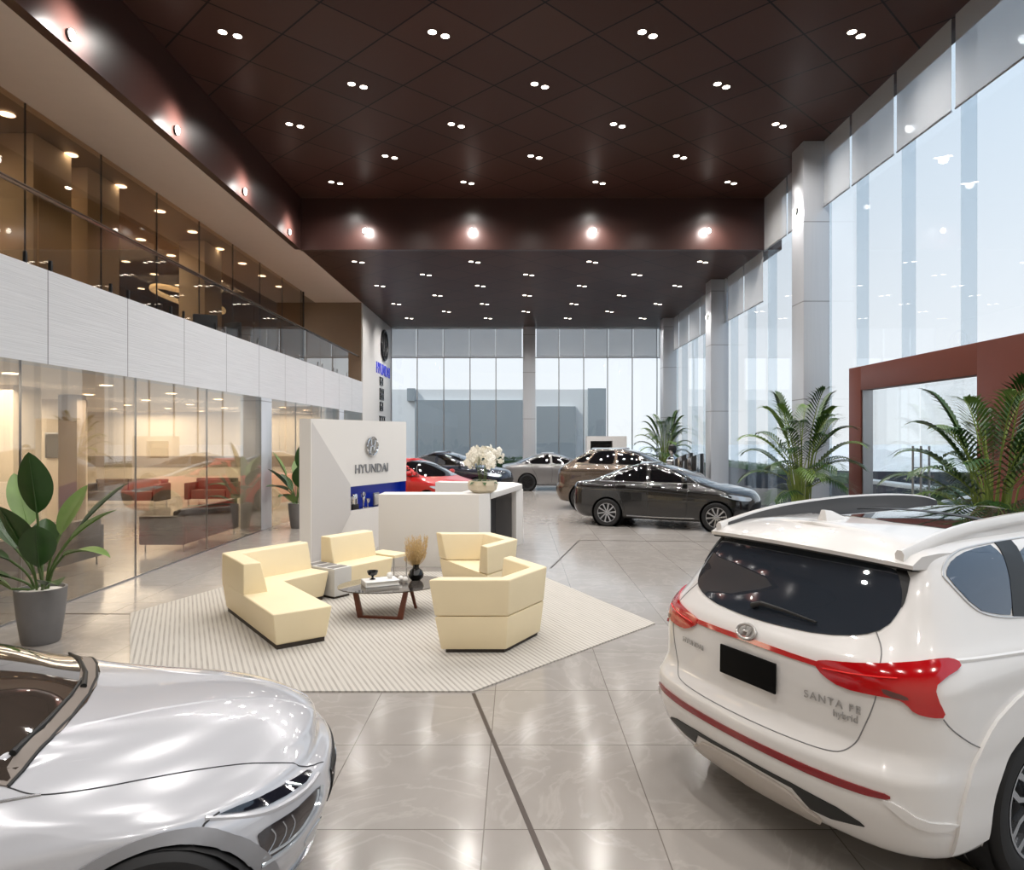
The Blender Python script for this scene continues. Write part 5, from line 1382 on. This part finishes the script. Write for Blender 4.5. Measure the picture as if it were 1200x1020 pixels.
for i, pts in enumerate(([(.05,3.53),(-.15,3.51),(-.40,3.45),(-.58,3.38)], [(.60,3.39),(.40,3.46),(.15,3.50),(-.05,3.51)])):
    MB().tube([tp(a, b, .010) for k, (a, b) in enumerate(pts)], [.013,.010,.008,.006], 8).build('wiper', M['black'], rt)
for f in (1, -1):
    m_ = lambda l: [(f*a, b) for a, b in l]
    seam(bvh, m_([(.70,3.40),(.725,3.46),(.728,3.52),(.702,3.66),(.625,3.92),(.548,4.2),(.485,4.42),(.40,4.50)]), 'top', .0026, .0005, .03).build('hood_gap', SEAM, rt)
    seam(bvh, m_([(.55,3.44),(.46,3.52),(.40,3.60),(.28,3.80),(.18,4.05),(.12,4.35),(.11,4.50)]), 'top', .05, -.0455, .03).build('hood_crease', PSP, rt)
    seam(bvh, m_([(.615,3.55),(.56,3.78),(.44,4.15),(.33,4.42)]), 'top', .05, -.0465, .03).build('hood_crease', PSP, rt)
    sl = [(.779,.692),(.746,.690),(.71,.682),(.651,.673),(.559,.663),(.497,.657),(.490,.650),(.498,.643),(.555,.637),(.649,.642),(.711,.650),(.748,.664)]
    s_ = patch(bvh, m_(sl), 'front', .006, .016, 0).build('running_light', DARKL, rt, recalc=False)
    sp_ = cast(bvh, 'front', f*.590, .652); 
    MB().tube([cast(bvh, 'front', f*.600, .668)[0]+sp_[1]*.006, cast(bvh, 'front', f*.585, .639)[0]+sp_[1]*.006], .007, 6).build('divider', CLEARL, s_)
    seam(bvh, m_([(.80,.697),(.746,.636),(.649,.618),(.555,.614),(.475,.628)]), 'front', .011, -.004, .02).build('lamp_brow', PSP, rt)
    lm = [(.771,.565),(.762,.582),(.715,.584),(.643,.578),(.586,.582),(.51,.584),(.478,.566),(.508,.515),(.57,.478),(.66,.440),(.744,.440),(.769,.50)]
    l_ = patch(bvh, m_(lm), 'front', .004, .016, 1).build('headlight', pmat('deep_grey_lamp', (58,54,56), .08, .3, coat=1, noise=.1), rt, recalc=False)
    seam(bvh, m_([(.765,.455),(.66,.448),(.57,.487),(.512,.525),(.485,.575)]), 'front', .012, .002, .02).build('chrome_edge', CLEARL, l_)
    seam(bvh, m_([(.768,.485),(.66,.472),(.58,.505),(.53,.545),(.515,.575)]), 'front', .006, .004, .02).build('light_guide', CLEARL, l_)
    for a in (.735, .70, .665): seam(bvh, m_([(a,.57),(a-.01,.53),(a+.02,.485)]), 'front', .004, .003, .02).build('lamp_fin', RIM, l_)
    seam(bvh, m_([(.775,.697),(.80,.690),(.835,.66),(.855,.625)]), 'front', .004, .0005, .02, 1).build('bumper_gap', SEAM, rt)
    ax = 'right' if f > 0 else 'left'
    outer = [(3.84+.455*math.cos(math.radians(a)), .28+.425*math.sin(math.radians(a))) for a in range(8, 175, 6)]
    inner = [(3.84+.385*math.cos(math.radians(a)), .28+.385*math.sin(math.radians(a))) for a in range(174, 7, -6)]
    patch(bvh, outer+inner, ax, .010, .025, 0, .03).build('wheel_arch_flare', pmat('grey_arch_trim', (138,138,141), .4, noise=.04), rt, recalc=False)
    for yc, zc in ((3.84, .33), (1.1, .33)): wheel(rt, (f*.80, yc, .33), f, .33, .225, 'five', True, True)
    seam(bvh, [(2.3,.93),(3.0,.90),(3.40,.872),(3.50,.862)], ax, .006, 0, .04).build('belt_trim', RIM, rt)
    for p in ([(3.20,1.00),(2.75,1.20),(2.35,1.31),(2.1,1.34),(2.12,1.0)], [(2.02,1.0),(2.0,1.345),(1.5,1.31),(1.2,1.2),(1.0,1.07)]): patch(bvh, p, ax, .004, .05, 1).build('side_window', M['carglass'], rt, recalc=False)
    dl = MB()
    for yq in (2.06, 3.22): seam(bvh, [(yq,.30),(yq,.6),(yq,.90)], ax, .003, 0, .06, mb=dl)
    dl.build('door_gap', SEAM, rt)
    h, n_ = cast(bvh, ax, 2.62, .98); mm = MB().ball((h.x+f*.12, h.y, h.z+.07), .11, 16, sq=(1.0,.6,.7)); mm.tube([(h.x-f*.02, h.y, h.z), (h.x+f*.08, h.y, h.z+.03)], .025, 8).build('mirror', PSP, rt)
patch(bvh, [(-.36,.60),(0,.605),(.36,.60),(.34,.50),(.26,.36),(-.26,.36),(-.34,.50)], 'front', .008, .03, 1).build('grille', M['black'], rt, recalc=False)
seam(bvh, [(-.35,.555),(0,.56),(.35,.555)], 'front', .006, .008, .03).build('grille_bar', M['chrome'], rt)
patch(bvh, [(.40,.40),(.50,.43),(.58,.40),(.52,.34),(.42,.34)], 'front', .005, .02, 1).build('fog_lamp', CLEARL, rt, recalc=False)
patch(bvh, [(-.7,.30),(.7,.30),(.62,.22),(-.62,.22)], 'front', .012, .04, 1).build('bumper_lip', RIM, rt, recalc=False)
patch(bvh, [(-.58,.95),(0,.80),(.58,.95),(.50,1.45),(0,1.6),(-.50,1.45)], 'top', .004, .08, 1).build('rear_window', M['carglass'], rt, recalc=False)
for f in (1, -1): patch(bvh, [(f*a, b) for a, b in [(.40,.90),(.82,.93),(.86,.84),(.45,.82)]], 'rear', .006, .05, 1).build('tail_light', REDL, rt, recalc=False)
